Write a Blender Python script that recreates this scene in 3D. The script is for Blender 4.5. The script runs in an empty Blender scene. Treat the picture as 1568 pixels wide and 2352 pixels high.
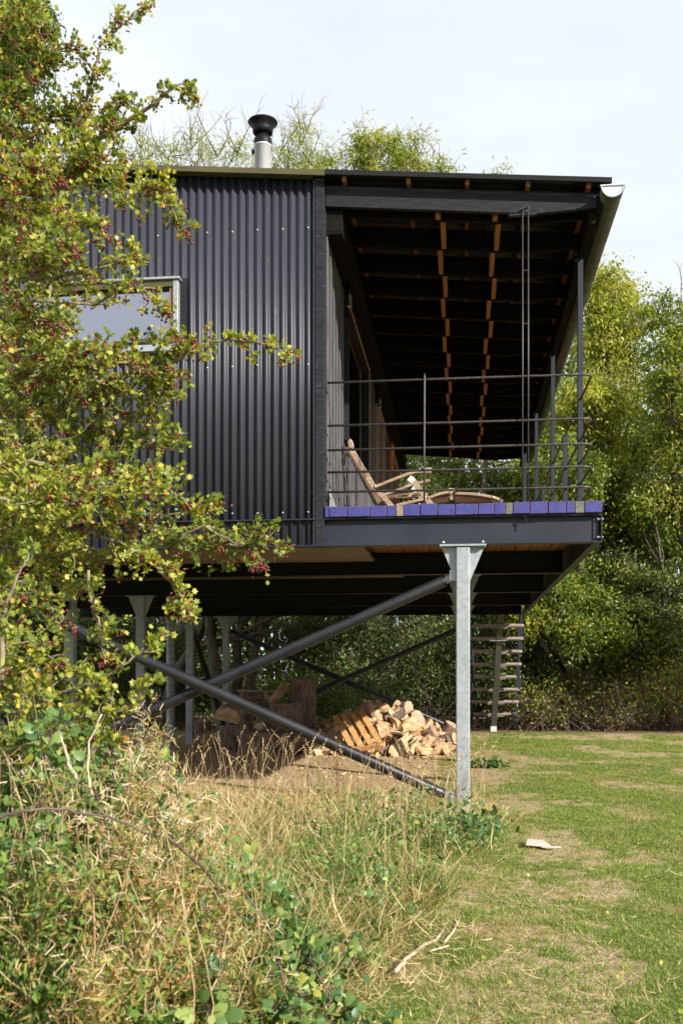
import bpy, math, random
import numpy as np
from mathutils import Vector, Matrix

rng = np.random.default_rng(7)
random.seed(7)
S = bpy.context.scene
COL = S.collection

# ------------------------------------------------------------------ camera, light, exposure
F = 2350.0                      # focal length in pixels of the 1568 x 2352 view of the photograph
YAW = 0.1170                    # camera turned this far to the left of the building's depth axis
EYE = 1.23
sY, cY = math.sin(YAW), math.cos(YAW)
cam_d = bpy.data.cameras.new("camera")
cam = bpy.data.objects.new("camera", cam_d)
COL.objects.link(cam)
cam.location = (0, 0, EYE)
cam.rotation_euler = (math.pi / 2, 0, YAW)
cam_d.sensor_width = cam_d.sensor_height = 36
cam_d.sensor_fit = 'VERTICAL'
cam_d.lens = 36 * F / 2352
cam_d.shift_y = (1546 - 1176) / 2352
cam_d.clip_start = 0.05
cam_d.clip_end = 600
cam_d.dof.use_dof = True
cam_d.dof.focus_distance = 9.0
cam_d.dof.aperture_fstop = 7.1
S.camera = cam

SUN = Vector((3.7, -2.9, 2.5)).normalized()
sun_el = math.asin(SUN.z)
world = bpy.data.worlds.new("World")
S.world = world
world.use_nodes = True
nt = world.node_tree
nt.nodes.clear()
wo = nt.nodes.new('ShaderNodeOutputWorld')
bg = nt.nodes.new('ShaderNodeBackground')
sky = nt.nodes.new('ShaderNodeTexSky')
sky.sky_type = 'NISHITA'
sky.sun_disc = False
sky.sun_elevation = sun_el
sky.sun_rotation = math.atan2(SUN.x, SUN.y)
sky.dust_density = 1.5
tc = nt.nodes.new('ShaderNodeTexCoord')
mp = nt.nodes.new('ShaderNodeMapping')
mp.inputs['Scale'].default_value = (1.0, 1.0, 2.6)
nz = nt.nodes.new('ShaderNodeTexNoise')
nz.inputs['Scale'].default_value = 1.6
nz.inputs['Detail'].default_value = 7
nz.inputs['Roughness'].default_value = 0.55
rp = nt.nodes.new('ShaderNodeValToRGB')
rp.color_ramp.elements[0].position = 0.30
rp.color_ramp.elements[0].color = (0.70, 0.70, 0.70, 1)
rp.color_ramp.elements[1].position = 0.70
rp.color_ramp.elements[1].color = (1, 1, 1, 1)
mx = nt.nodes.new('ShaderNodeMixRGB')
mx.inputs['Color2'].default_value = (9.1, 9.6, 10.2, 1)       # thin bright cloud veil
nt.links.new(tc.outputs['Generated'], mp.inputs['Vector'])
nt.links.new(mp.outputs['Vector'], nz.inputs['Vector'])
nt.links.new(nz.outputs['Fac'], rp.inputs['Fac'])
nt.links.new(rp.outputs['Color'], mx.inputs['Fac'])
nt.links.new(sky.outputs['Color'], mx.inputs['Color1'])
nt.links.new(mx.outputs['Color'], bg.inputs['Color'])
bg.inputs['Strength'].default_value = 0.06
nt.links.new(bg.outputs['Background'], wo.inputs['Surface'])

sl = bpy.data.lights.new("sun", 'SUN')
sl.energy = 5.0
sl.angle = math.radians(0.6)
sl.color = (1.0, 0.94, 0.86)
so = bpy.data.objects.new("sun", sl)
COL.objects.link(so)
so.location = (20, -15, 14)
so.rotation_euler = SUN.to_track_quat('Z', 'Y').to_euler()

S.view_settings.view_transform = 'Standard'
S.view_settings.look = 'None'
S.view_settings.exposure = 0.92
S.view_settings.gamma = 1
S.view_settings.use_curve_mapping = False
S.cycles.use_denoising = True
S.cycles.use_adaptive_sampling = True
S.cycles.adaptive_threshold = 0.03
S.cycles.time_limit = 780
S.cycles.max_bounces = 8
S.cycles.diffuse_bounces = 4
S.cycles.transparent_max_bounces = 8
S.cycles.sample_clamp_indirect = 6

# ------------------------------------------------------------------ where things stand
def ratio(px):
    u = (px - 784) / F
    return (-sY + u * cY), (cY + u * sY)

def X(px, Y):                    # x on the plane y = Y
    a, b = ratio(px)
    return a / b * Y

def Z(px, py, Y):
    a, b = ratio(px)
    return EYE + (1546 - py) / F * (Y / b)

def P(px, py, Y):
    return Vector((X(px, Y), Y, Z(px, py, Y)))

def T(px, py, t):                # point at optical depth t
    a, b = ratio(px)
    return Vector((a * t, b * t, EYE + (1546 - py) / F * t))

# ------------------------------------------------------------------ materials
def newmat(name):
    m = bpy.data.materials.new(name)
    m.use_nodes = True
    n = m.node_tree
    b = n.nodes['Principled BSDF']
    return m, n, b

def noise_mix(n, c1, c2, scale, lo=0.35, hi=0.65, detail=6, stretch=None, coord='Object', rough=0.55):
    t = n.nodes.new('ShaderNodeTexCoord')
    x = n.nodes.new('ShaderNodeTexNoise')
    x.inputs['Scale'].default_value = scale
    x.inputs['Detail'].default_value = detail
    x.inputs['Roughness'].default_value = rough
    src = t.outputs[coord]
    if stretch:
        mpp = n.nodes.new('ShaderNodeMapping')
        mpp.inputs['Scale'].default_value = stretch
        n.links.new(src, mpp.inputs['Vector'])
        src = mpp.outputs['Vector']
    n.links.new(src, x.inputs['Vector'])
    r = n.nodes.new('ShaderNodeValToRGB')
    r.color_ramp.elements[0].position = lo
    r.color_ramp.elements[1].position = hi
    r.color_ramp.elements[0].color = (*c1, 1)
    r.color_ramp.elements[1].color = (*c2, 1)
    n.links.new(x.outputs['Fac'], r.inputs['Fac'])
    return r.outputs['Color'], x.outputs['Fac'], src

def mixc(n, a, b, fac, mode='MIX'):
    m = n.nodes.new('ShaderNodeMixRGB')
    m.blend_type = mode
    for sock, v in ((m.inputs['Color1'], a), (m.inputs['Color2'], b)):
        if isinstance(v, tuple):
            sock.default_value = (*v, 1)
        else:
            n.links.new(v, sock)
    if isinstance(fac, (int, float)):
        m.inputs['Fac'].default_value = fac
    else:
        n.links.new(fac, m.inputs['Fac'])
    return m.outputs['Color']

def ramp(n, fac, stops):
    r = n.nodes.new('ShaderNodeValToRGB')
    e = r.color_ramp.elements
    while len(e) < len(stops):
        e.new(0.5)
    for k, (p, c) in enumerate(stops):
        e[k].position = p
        e[k].color = (*c, 1) if isinstance(c, tuple) else (c, c, c, 1)
    n.links.new(fac, r.inputs['Fac'])
    return r.outputs['Color']

def bump(n, b, h, strength=0.3, dist=0.01):
    u = n.nodes.new('ShaderNodeBump')
    u.inputs['Strength'].default_value = strength
    u.inputs['Distance'].default_value = dist
    n.links.new(h, u.inputs['Height'])
    n.links.new(u.outputs['Normal'], b.inputs['Normal'])

def simple(name, c1, c2, scale=8, rough=0.6, metal=0.0, stretch=None, bs=0.2, bd=0.004, lo=.35, hi=.65, spec=None, speck=None, detail=6):
    m, n, b = newmat(name)
    col, fac, src = noise_mix(n, c1, c2, scale, lo, hi, stretch=stretch, detail=detail)
    if speck:
        c3, amount, sc = speck
        x = n.nodes.new('ShaderNodeTexNoise')
        x.inputs['Scale'].default_value = sc
        x.inputs['Detail'].default_value = 4
        n.links.new(src, x.inputs['Vector'])
        f = ramp(n, x.outputs['Fac'], [(amount, 0.0), (amount + .08, 1.0)])
        col = mixc(n, col, c3, f)
    n.links.new(col, b.inputs['Base Color'])
    b.inputs['Roughness'].default_value = rough
    b.inputs['Metallic'].default_value = metal
    if spec is not None:
        b.inputs['Specular IOR Level'].default_value = spec
    if bs:
        bump(n, b, fac, bs, bd)
    return m

M = {}
M['cladding'] = simple('cladding', (.022, .0245, .034), (.030, .033, .045), 2.0, .50, bs=.02, speck=((.060, .058, .062), .66, 30), spec=.45, stretch=(1, 1, .35))
M['black_timber'] = simple('black_timber', (.006, .0065, .009), (.015, .016, .021), 7, .65, spec=.25, stretch=(1, .3, 8), bs=.35, speck=((.075, .075, .085), .66, 14))
M['rafter_timber'] = simple('rafter_timber', (.004, .0035, .003), (.010, .008, .006), 6, .85, spec=.12, stretch=(.4, 4, 4), bs=.25)  # blacker than real timber: shade under the roof put into the colour
M['steel_dark'] = simple('steel_dark', (.012, .0155, .024), (.019, .023, .034), 2.0, .5, spec=.35, stretch=(1, 1, 2.5), bs=.05, speck=((.016, .018, .024), .66, 9))
M['steel_black'] = simple('steel_black', (.004, .004, .005), (.007, .007, .009), 5, .5, bs=.04, spec=.2)
M['brace_paint'] = simple('brace_paint', (.009, .009, .010), (.015, .015, .018), 5, .38, bs=.04, speck=((.07, .07, .08), .74, 40))
M['rod'] = simple('rod', (.022, .020, .022), (.05, .044, .044), 30, .45, bs=.1)
def galv():
    m, n, b = newmat('galvanised')
    t = n.nodes.new('ShaderNodeTexCoord')
    v = n.nodes.new('ShaderNodeTexVoronoi')
    v.inputs['Scale'].default_value = 34
    v.inputs['Randomness'].default_value = 1
    n.links.new(t.outputs['Object'], v.inputs['Vector'])
    c = ramp(n, v.outputs['Color'], [(0.1, (.22, .245, .265)), (0.9, (.36, .39, .41))])
    c2, f, _ = noise_mix(n, (.19, .215, .225), (.40, .42, .435), 5, .3, .7)
    col = mixc(n, c, c2, .45)
    n.links.new(col, b.inputs['Base Color'])
    b.inputs['Metallic'].default_value = .35
    b.inputs['Roughness'].default_value = .5
    bump(n, b, f, .08, .003)
    return m
M['galv'] = galv()
M['galv_smooth'] = simple('galv_smooth', (.06, .063, .056), (.10, .10, .085), 6, .34, metal=.85, bs=.03)
M['gutter_end'] = simple('gutter_end', (.36, .41, .46), (.42, .47, .52), 10, .5, bs=.02)
M['chrome'] = simple('chrome', (.80, .80, .82), (.90, .90, .92), 3, .38, metal=.55, bs=0)
M['olive'] = simple('olive_reflection', (.050, .042, .015), (.075, .062, .022), 5, .4, bs=.03, stretch=(.3, 1, 1))  # reflected light on the dark flashing put into an olive colour
M['black_trim'] = simple('black_trim', (.007, .007, .008), (.012, .012, .013), 5, .75, bs=.02, spec=.2)
M['roof_sheet'] = simple('roof_sheet', (.005, .0055, .007), (.009, .010, .012), 5, .55, bs=.02, spec=.3)
M['raw_timber'] = simple('raw_timber', (.15, .060, .018), (.25, .11, .038), 9, .6, stretch=(6, .5, 6), bs=.2)
M['block_timber'] = simple('block_timber', (.24, .095, .028), (.36, .16, .055), 9, .6, stretch=(6, .5, 6), bs=.2)
M['weather_timber'] = simple('weather_timber', (.20, .145, .10), (.36, .27, .20), 9, .7, stretch=(6, .6, 6), bs=.3)
M['soffit'] = simple('soffit_panel', (.13, .095, .06), (.19, .145, .095), 5, .7, bs=.1)
def paint_end(name, a, c, wear):
    m, n, b = newmat(name)
    col, f, src = noise_mix(n, a, c, 12, .3, .7)
    x = n.nodes.new('ShaderNodeTexNoise'); x.inputs['Scale'].default_value = 26; x.inputs['Detail'].default_value = 8
    mm = n.nodes.new('ShaderNodeMapping'); mm.inputs['Scale'].default_value = (1, 1, 2.2)
    n.links.new(src, mm.inputs['Vector']); n.links.new(mm.outputs['Vector'], x.inputs['Vector'])
    w = ramp(n, x.outputs['Fac'], [(.55, 0.0), (.68, .85)])
    col = mixc(n, col, wear, w)
    n.links.new(col, b.inputs['Base Color'])
    b.inputs['Roughness'].default_value = .62
    bump(n, b, x.outputs['Fac'], .5, .006)
    return m
M['purple'] = paint_end('purple_paint', (.022, .023, .135), (.040, .040, .205), (.035, .03, .12))
M['grain_end'] = paint_end('bare_end_grain', (.15, .11, .085), (.24, .185, .15), (.07, .05, .04))
M['grey_end'] = paint_end('grey_end_grain', (.07, .075, .06), (.13, .14, .12), (.04, .045, .03))
M['wall_batten'] = simple('wall_batten', (.055, .053, .056), (.13, .122, .126), 5, .6, stretch=(3, 3, .5), bs=.3, speck=((.05, .04, .04), .62, 12))
M['wall_gap'] = simple('wall_gap', (.012, .011, .012), (.022, .020, .02), 5, .7)
M['teak'] = simple('teak', (.20, .13, .085), (.34, .25, .175), 10, .6, stretch=(1, 5, 5), bs=.2)
M['teak_dark'] = simple('teak_dark', (.09, .05, .03), (.16, .10, .06), 10, .65, stretch=(1, 5, 5), bs=.2)
M['white_wear'] = simple('white_fitting', (.62, .60, .56), (.74, .72, .68), 10, .5, bs=.05)
def glassm():
    m, n, b = newmat('window_glass')
    g = n.nodes.new('ShaderNodeBsdfGlossy'); g.inputs['Roughness'].default_value = .015
    g.inputs['Color'].default_value = (.82, .84, .95, 1)
    d = n.nodes.new('ShaderNodeBsdfPrincipled'); d.inputs['Base Color'].default_value = (.008, .009, .011, 1); d.inputs['Roughness'].default_value = .1
    mx_ = n.nodes.new('ShaderNodeMixShader'); mx_.inputs['Fac'].default_value = .46
    n.links.new(d.outputs[0], mx_.inputs[1]); n.links.new(g.outputs[0], mx_.inputs[2])
    n.links.new(mx_.outputs[0], n.nodes['Material Output'].inputs['Surface'])
    n.nodes.remove(b)
    return m
M['glass'] = glassm()
def glassdark():
    m, n, b = newmat('door_glass')
    b.inputs['Base Color'].default_value = (.006, .007, .008, 1); b.inputs['Roughness'].default_value = .03
    b.inputs['Specular IOR Level'].default_value = .9
    return m
M['glass_dark'] = glassdark()
M['rope'] = simple('orange_rope', (.42, .10, .03), (.62, .18, .06), 60, .8, bs=.6)
M['red'] = simple('red_ring', (.20, .03, .02), (.26, .04, .03), 8, .5)
M['concrete'] = simple('concrete', (.40, .38, .35), (.56, .54, .50), 18, .85, bs=.3)
M['stringer'] = simple('stringer_steel', (.075, .07, .055), (.10, .095, .075), 4, .5, bs=.03)
M['stair_wood'] = simple('stair_wood', (.17, .125, .11), (.30, .235, .21), 9, .7, stretch=(.6, 6, 6), bs=.3)
M['log_wood'] = simple('split_wood', (.28, .155, .07), (.54, .36, .195), 6, .78, stretch=(1.2, 5, 5), bs=.55, bd=.01, speck=((.36, .17, .07), .64, 9))
M['log_end'] = simple('log_end', (.34, .205, .10), (.58, .42, .25), 9, .75, bs=.3, speck=((.34, .19, .09), .66, 12))
M['bark'] = simple('log_bark', (.07, .045, .033), (.20, .145, .115), 9, .9, stretch=(1.2, 8, 8), bs=1, bd=.02)
M['bark_v'] = simple('round_bark', (.08, .05, .038), (.32, .21, .16), 10, .9, stretch=(5, 5, .8), bs=1, bd=.03)
M['round_face'] = simple('round_face', (.24, .14, .08), (.46, .31, .20), 6, .85, bs=.4, speck=((.10, .06, .035), .62, 10))
M['pallet'] = simple('pallet_wood', (.34, .165, .055), (.50, .27, .10), 6, .7, stretch=(1, 1, 3), bs=.25)
M['trunk'] = simple('trunk_bark', (.065, .05, .034), (.16, .135, .095), 8, .92, stretch=(3, 3, .6), bs=.9, bd=.03, speck=((.13, .15, .07), .6, 5))
M['twig'] = simple('twig_bark', (.08, .062, .038), (.17, .14, .08), 14, .9, bs=.4)
M['haw_bark'] = simple('hawthorn_bark', (.10, .08, .05), (.23, .20, .12), 16, .9, bs=.6, speck=((.27, .26, .06), .58, 14))
M['cane'] = simple('bramble_cane', (.045, .028, .022), (.12, .07, .055), 20, .6, bs=.2)
M['dead_stem'] = simple('dead_stem', (.24, .16, .08), (.42, .30, .165), 20, .85, bs=.3)
M['pale_stick'] = simple('pale_stick', (.30, .24, .16), (.50, .42, .30), 12, .85, bs=.3)
M['dock'] = simple('dock_stem', (.09, .035, .02), (.19, .08, .045), 30, .9)
M['pale_board'] = simple('pale_board', (.34, .27, .22), (.62, .55, .48), 6, .85, stretch=(.6, 5, 1), bs=.6, speck=((.22, .15, .10), .6, 6))
M['berry'] = simple('haw_berry', (.11, .004, .014), (.20, .010, .026), 40, .28, bs=0)
M['twiggy'] = simple('dead_twigs', (.07, .045, .03), (.15, .10, .07), 10, .9)
M['fluff'] = simple('seed_fluff', (.48, .34, .20), (.66, .52, .36), 20, .9, bs=0)

def leafmat(name, stops, trans=.35, rough=.5, attr='r', spec=.35, posnoise=None):
    m, n, b = newmat(name)
    a = n.nodes.new('ShaderNodeAttribute'); a.attribute_name = attr
    c = ramp(n, a.outputs['Fac'], stops)
    if posnoise:
        sc, c2, lo, hi = posnoise
        g = n.nodes.new('ShaderNodeNewGeometry')
        x = n.nodes.new('ShaderNodeTexNoise'); x.inputs['Scale'].default_value = sc; x.inputs['Detail'].default_value = 5
        n.links.new(g.outputs['Position'], x.inputs['Vector'])
        f = ramp(n, x.outputs['Fac'], [(lo, 0.0), (hi, 1.0)])
        c = mixc(n, c, c2, f)
    n.links.new(c, b.inputs['Base Color'])
    b.inputs['Roughness'].default_value = rough
    b.inputs['Specular IOR Level'].default_value = spec
    t = n.nodes.new('ShaderNodeBsdfTranslucent')
    tcol = mixc(n, c, (1.25, 1.25, .45), 1.0, 'MULTIPLY')
    n.links.new(tcol, t.inputs['Color'])
    ms = n.nodes.new('ShaderNodeMixShader'); ms.inputs['Fac'].default_value = trans
    n.links.new(b.outputs[0], ms.inputs[1]); n.links.new(t.outputs[0], ms.inputs[2])
    n.links.new(ms.outputs[0], n.nodes['Material Output'].inputs['Surface'])
    return m
M['haw_leaf'] = leafmat('hawthorn_leaf', [(0, (.04, .08, .018)), (.3, (.13, .185, .030)), (.6, (.29, .33, .048)), (.85, (.45, .43, .085)), (.95, (.56, .44, .07)), (1, (.44, .17, .05))], .40, .40)
M['tree_leaf'] = leafmat('tree_leaf', [(0, (.045, .085, .018)), (.5, (.15, .21, .032)), (.9, (.30, .33, .05)), (1, (.48, .40, .06))], .42, .42)
M['tree_leaf_pale'] = leafmat('tree_leaf_pale', [(0, (.15, .20, .03)), (.5, (.30, .34, .055)), (1, (.46, .43, .09))], .5, .45)
M['tree_leaf_shade'] = leafmat('tree_leaf_shade', [(0, (.018, .038, .010)), (.5, (.055, .088, .018)), (.85, (.14, .16, .03)), (1, (.28, .27, .05))], .3, .42)  # tree_leaf with the deep shade of the wood put into its colour
M['far_leaf'] = leafmat('far_leaf', [(0, (.02, .045, .012)), (.5, (.07, .11, .02)), (1, (.20, .24, .04))], .35, .5)
M['grass'] = leafmat('grass_blade', [(0, (.04, .11, .014)), (.30, (.12, .24, .032)), (.50, (.20, .20, .05)), (.72, (.38, .27, .115)), (.88, (.56, .43, .22)), (1, (.72, .60, .36))], .3, .6)
M['bramble_leaf'] = leafmat('bramble_leaf', [(0, (.045, .10, .03)), (.5, (.11, .19, .05)), (.85, (.22, .29, .07)), (.97, (.36, .34, .07)), (1, (.26, .12, .045))], .28, .42)
M['weed_leaf'] = leafmat('weed_leaf', [(0, (.05, .12, .02)), (.3, (.15, .24, .04)), (.5, (.28, .27, .065)), (.72, (.32, .17, .06)), (.92, (.42, .26, .11)), (1, (.54, .40, .22))], .3, .6)

# ------------------------------------------------------------------ mesh building
WM = {}
def reg(o, w):
    WM[o.name] = w

def link(name, mesh, parent=None, loc=(0, 0, 0), rot=(0, 0, 0), scale=(1, 1, 1)):
    o = bpy.data.objects.new(name, mesh)
    COL.objects.link(o)
    o.location = loc; o.rotation_euler = rot; o.scale = scale
    w = Matrix.LocRotScale(Vector(loc), o.rotation_euler, Vector(scale))
    if parent is not None:
        o.parent = parent
        o.matrix_parent_inverse = WM[parent.name].inverted()
    WM[o.name] = w
    return o

def thing(name, label, cat, loc=(0, 0, 0), group=None):
    o = link(name, None, None, loc)
    o['label'] = label; o['category'] = cat
    if group: o['group'] = group
    return o

def tag(o, label, cat, group=None):
    o['label'] = label; o['category'] = cat
    if group: o['group'] = group
    return o

class MB:
    def __init__(s):
        s.v = []; s.f = []; s.m = []; s.mi = 0
    def add(s, vs, fs):
        b = len(s.v)
        s.v += [tuple(q) for q in vs]
        for f in fs:
            s.f.append([b + i for i in f]); s.m.append(s.mi)
        return s
    def box(s, x0, x1, y0, y1, z0, z1):
        return s.add([(x0,y0,z0),(x1,y0,z0),(x1,y1,z0),(x0,y1,z0),(x0,y0,z1),(x1,y0,z1),(x1,y1,z1),(x0,y1,z1)],
                     [(0,3,2,1),(4,5,6,7),(0,1,5,4),(1,2,6,5),(2,3,7,6),(3,0,4,7)])
    def prism(s, poly, vec):           # planar polygon (3D points) extruded by vec
        n = len(poly); vec = Vector(vec)
        vs = [Vector(p) for p in poly]
        vs += [p + vec for p in vs]
        fs = [tuple(range(n))[::-1], tuple(range(n, 2 * n))]
        for i in range(n):
            j = (i + 1) % n
            fs.append((i, j, n + j, n + i))
        return s.add(vs, fs)
    def bar(s, p0, p1, w, h, up=(0, 0, 1)):
        p0 = Vector(p0); p1 = Vector(p1); d = (p1 - p0).normalized()
        a = d.cross(Vector(up))
        if a.length < 1e-4: a = d.cross(Vector((1, 0, 0)))
        a.normalize(); b = a.cross(d).normalized()
        a *= w / 2; b *= h / 2
        return s.prism([p0 - a - b, p0 + a - b, p0 + a + b, p0 - a + b], p1 - p0)
    def tube(s, pts, rad, n=8, cap=True):
        pts = [Vector(p) for p in pts]
        if not hasattr(rad, '__len__'): rad = [rad] * len(pts)
        prev = None; base = len(s.v)
        for i, p in enumerate(pts):
            d = (pts[min(i + 1, len(pts) - 1)] - pts[max(i - 1, 0)])
            if d.length < 1e-9: d = Vector((0, 0, 1))
            d.normalize()
            if prev is None:
                a = d.cross(Vector((0, 0, 1)))
                if a.length < .05: a = d.cross(Vector((1, 0, 0)))
            else:
                a = prev - d * prev.dot(d)
            a.normalize(); prev = a; b = d.cross(a)
            for k in range(n):
                t = 2 * math.pi * k / n
                s.v.append(tuple(p + (a * math.cos(t) + b * math.sin(t)) * rad[i]))
        for i in range(len(pts) - 1):
            for k in range(n):
                k2 = (k + 1) % n
                s.f.append([base + i*n + k, base + i*n + k2, base + (i+1)*n + k2, base + (i+1)*n + k]); s.m.append(s.mi)
        if cap:
            s.f.append([base + k for k in range(n)][::-1]); s.m.append(s.mi)
            e = base + (len(pts) - 1) * n
            s.f.append([e + k for k in range(n)]); s.m.append(s.mi)
        return s
    def lathe(s, c, prof, n=24):
        base = len(s.v); c = Vector(c)
        for r, z in prof:
            for k in range(n):
                t = 2 * math.pi * k / n
                s.v.append((c.x + r * math.cos(t), c.y + r * math.sin(t), c.z + z))
        for i in range(len(prof) - 1):
            for k in range(n):
                k2 = (k + 1) % n
                s.f.append([base + i*n + k, base + i*n + k2, base + (i+1)*n + k2, base + (i+1)*n + k]); s.m.append(s.mi)
        return s
    def mesh(s, name, mats, smooth=False):
        me = bpy.data.meshes.new(name)
        me.from_pydata(s.v, [], s.f)
        if not isinstance(mats, (list, tuple)): mats = [mats]
        for q in mats: me.materials.append(q)
        if len(mats) > 1: me.polygons.foreach_set('material_index', s.m)
        if smooth:
            me.polygons.foreach_set('use_smooth', [True] * len(me.polygons))
        me.update()
        return me
    def build(s, name, mats, parent=None, smooth=False, bevel=0, seg=1):
        o = link(name, s.mesh(name, mats, smooth), parent)
        if bevel: addbevel(o, bevel, seg)
        return o

def addbevel(o, w, seg=1):
    b = o.modifiers.new('bevel', 'BEVEL'); b.width = w; b.segments = seg; b.limit_method = 'ANGLE'

def kid(o, parent, **k):
    return link(o.name.split('.')[0], o.data, parent, **k)

def npmesh(name, V, Fc, mats, r=None, smooth=False, flip=None):
    """V (n,3) array, Fc (m,k) array of equal-sized faces, r per-face attribute"""
    me = bpy.data.meshes.new(name)
    n, (m, k) = len(V), Fc.shape
    me.vertices.add(n); me.vertices.foreach_set('co', np.ascontiguousarray(V, dtype=np.float32).ravel())
    me.loops.add(m * k); me.loops.foreach_set('vertex_index', Fc.astype(np.int32).ravel())
    me.polygons.add(m)
    me.polygons.foreach_set('loop_start', np.arange(0, m * k, k, dtype=np.int32))
    me.polygons.foreach_set('loop_total', np.full(m, k, dtype=np.int32))
    me.update(calc_edges=True)
    me.materials.append(mats)
    if r is not None:
        at = me.attributes.new('r', 'FLOAT', 'FACE')
        at.data.foreach_set('value', r.astype(np.float32))
    if smooth: me.polygons.foreach_set('use_smooth', np.ones(m, dtype=bool))
    return me

def unit(a):
    return a / np.maximum(np.linalg.norm(a, axis=-1, keepdims=True), 1e-9)

# leaf outlines: (verts, tris)
def fan(outline, cz=-.06):
    o = np.array(outline, float)
    v = np.zeros((len(o) + 1, 3)); v[1:, :2] = o; v[0] = (0, .42, cz)
    t = [(0, i + 1, (i + 1) % len(o) + 1) for i in range(len(o))]
    return v, np.array(t)
HAW = fan([(0, 0), (.12, .22), (.42, .30), (.26, .48), (.46, .72), (.18, .72), (0, 1), (-.18, .72), (-.46, .72), (-.26, .48), (-.42, .30), (-.12, .22)])
_o = []
for _k in range(18):
    _t = math.pi * 2 * _k / 18 - math.pi / 2
    _q = 1.0 if _k % 2 == 0 else .86
    _o.append((.40 * math.cos(_t) * _q * (1 - .18 * math.sin(_t)), .5 + .52 * math.sin(_t) * (1 if abs(math.sin(_t)) > .98 else _q)))
BRA = fan(_o, .07)
RHO = (np.array([(0, 0, 0), (.34, .45, .07), (0, 1, -.04), (-.34, .45, .07)]), np.array([(0, 1, 2), (0, 2, 3)]))
NAR = (np.array([(0, 0, 0), (.11, .4, .03), (0, 1, -.16), (-.11, .4, .03)]), np.array([(0, 1, 2), (0, 2, 3)]))
CUR = (np.array([(-.05, 0, 0), (.05, 0, 0), (-.06, .4, .18), (.06, .4, .18), (-.05, .75, .5), (.05, .75, .5), (0, .72, .85)]),
       np.array([(0, 1, 3), (0, 3, 2), (2, 3, 5), (2, 5, 4), (4, 5, 6)]))
BLA = (np.array([(-.5, 0, 0), (.5, 0, 0), (-.45, .4, .05), (.45, .4, .05), (-.3, .75, .2), (.3, .75, .2), (0, 1, .42)]),
       np.array([(0, 1, 3), (0, 3, 2), (2, 3, 5), (2, 5, 4), (4, 5, 6)]))

def scatter(tpl, pos, d, nrm, size, wid=None):
    """place tpl at pos, axis d, normal nrm -> V, F"""
    tv, tt = tpl
    d = unit(d); side = unit(np.cross(d, nrm)); nn = np.cross(side, d)
    sz = np.asarray(size).reshape(-1, 1, 1)
    w = sz if wid is None else np.asarray(wid).reshape(-1, 1, 1)
    V = pos[:, None, :] + tv[None, :, 0, None] * w * side[:, None, :] + tv[None, :, 1, None] * sz * d[:, None, :] + tv[None, :, 2, None] * sz * nn[:, None, :]
    N = len(pos)
    Fc = tt[None] + (np.arange(N) * len(tv))[:, None, None]
    return V.reshape(-1, 3), Fc.reshape(-1, tt.shape[1])

def leafobj(name, tpl, pos, d, nrm, size, mat, r, parent=None, wid=None, smooth=False):
    V, Fc = scatter(tpl, pos, d, nrm, size, wid)
    me = npmesh(name, V, Fc, mat, np.repeat(r, len(tpl[1])), smooth)
    return link(name, me, parent)

def rnd_dir(n, up=0.0):
    a = rng.normal(size=(n, 3)); a[:, 2] += up
    return unit(a)

# ------------------------------------------------------------------ ground
def vnoise(x, y, s, seed=0):
    return (np.sin(x * s * 1.3 + seed) * np.cos(y * s * 1.7 + seed * 2.1) + .5 * np.sin(x * s * 3.1 + y * s * 2.3 + seed) + .3 * np.cos(x * s * 5.7 - y * s * 6.1 + seed * 3)) / 1.8

_L = np.random.default_rng(99).random((64, 64))
def fbm(x, y, s=1.0, oct=4, seed=0):
    x = np.asarray(x, float) * s + seed * 7.3 + 500; y = np.asarray(y, float) * s + seed * 3.9 + 500
    out = 0; amp = 1; tot = 0
    for _ in range(oct):
        xi = np.floor(x).astype(int); yi = np.floor(y).astype(int); fx = x - xi; fy = y - yi
        fx = fx * fx * (3 - 2 * fx); fy = fy * fy * (3 - 2 * fy)
        g = lambda a, b: _L[(a) % 64, (b) % 64]
        out = out + amp * ((g(xi, yi) * (1 - fx) + g(xi + 1, yi) * fx) * (1 - fy) + (g(xi, yi + 1) * (1 - fx) + g(xi + 1, yi + 1) * fx) * fy)
        tot += amp; amp *= .5; x = x * 2.03 + 11.7; y = y * 2.03 + 5.1
    return out / tot
def patch(x, y):                  # worn, dry patches of the lawn: 0 green .. 1 bare
    x = np.asarray(x, float); y = np.asarray(y, float)
    a = fbm(x, y * .62, 1.15, 4, 2)
    p = np.clip((a - .50) / .16, 0, 1)
    def blob(cx, cy, rx, ry):
        return np.exp(-(((x - cx) / rx) ** 2 + ((y - cy) / ry) ** 2)) * (.5 + fbm(x, y, 3, 3, 5))
    b = blob(.42, 4.25, .38, .5) + blob(.78, 5.9, .35, .28) + blob(.45, 9.7, .55, .5) + blob(.62, 7.6, .2, .5) + blob(.1, 12.5, .5, 1.5) + blob(.15, 3.6, .3, .3) + .5 * np.exp(-((x - np.interp(y, [3.3, 4.2, 5.5, 7.0, 8.5, 10, 13], [.35, .42, .62, .78, .62, .48, .30])) / .26) ** 2) * (fbm(x, y, 2.4, 3, 15) > .46) + .8 * blob(.9, 12.8, .5, .35) + .6 * blob(2.0, 14.5, .8, .4)
    return np.clip(np.maximum(p * .75, b), 0, 1)

def edge_x(y):                    # right-hand limit of the long grass
    return np.interp(y, [0, 3.0, 3.6, 5.2, 6.8, 7.8, 8.8, 9.5, 10.5, 12], [-.75, -.62, -.50, -.20, .10, .30, .38, .22, .02, -.15])

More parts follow.
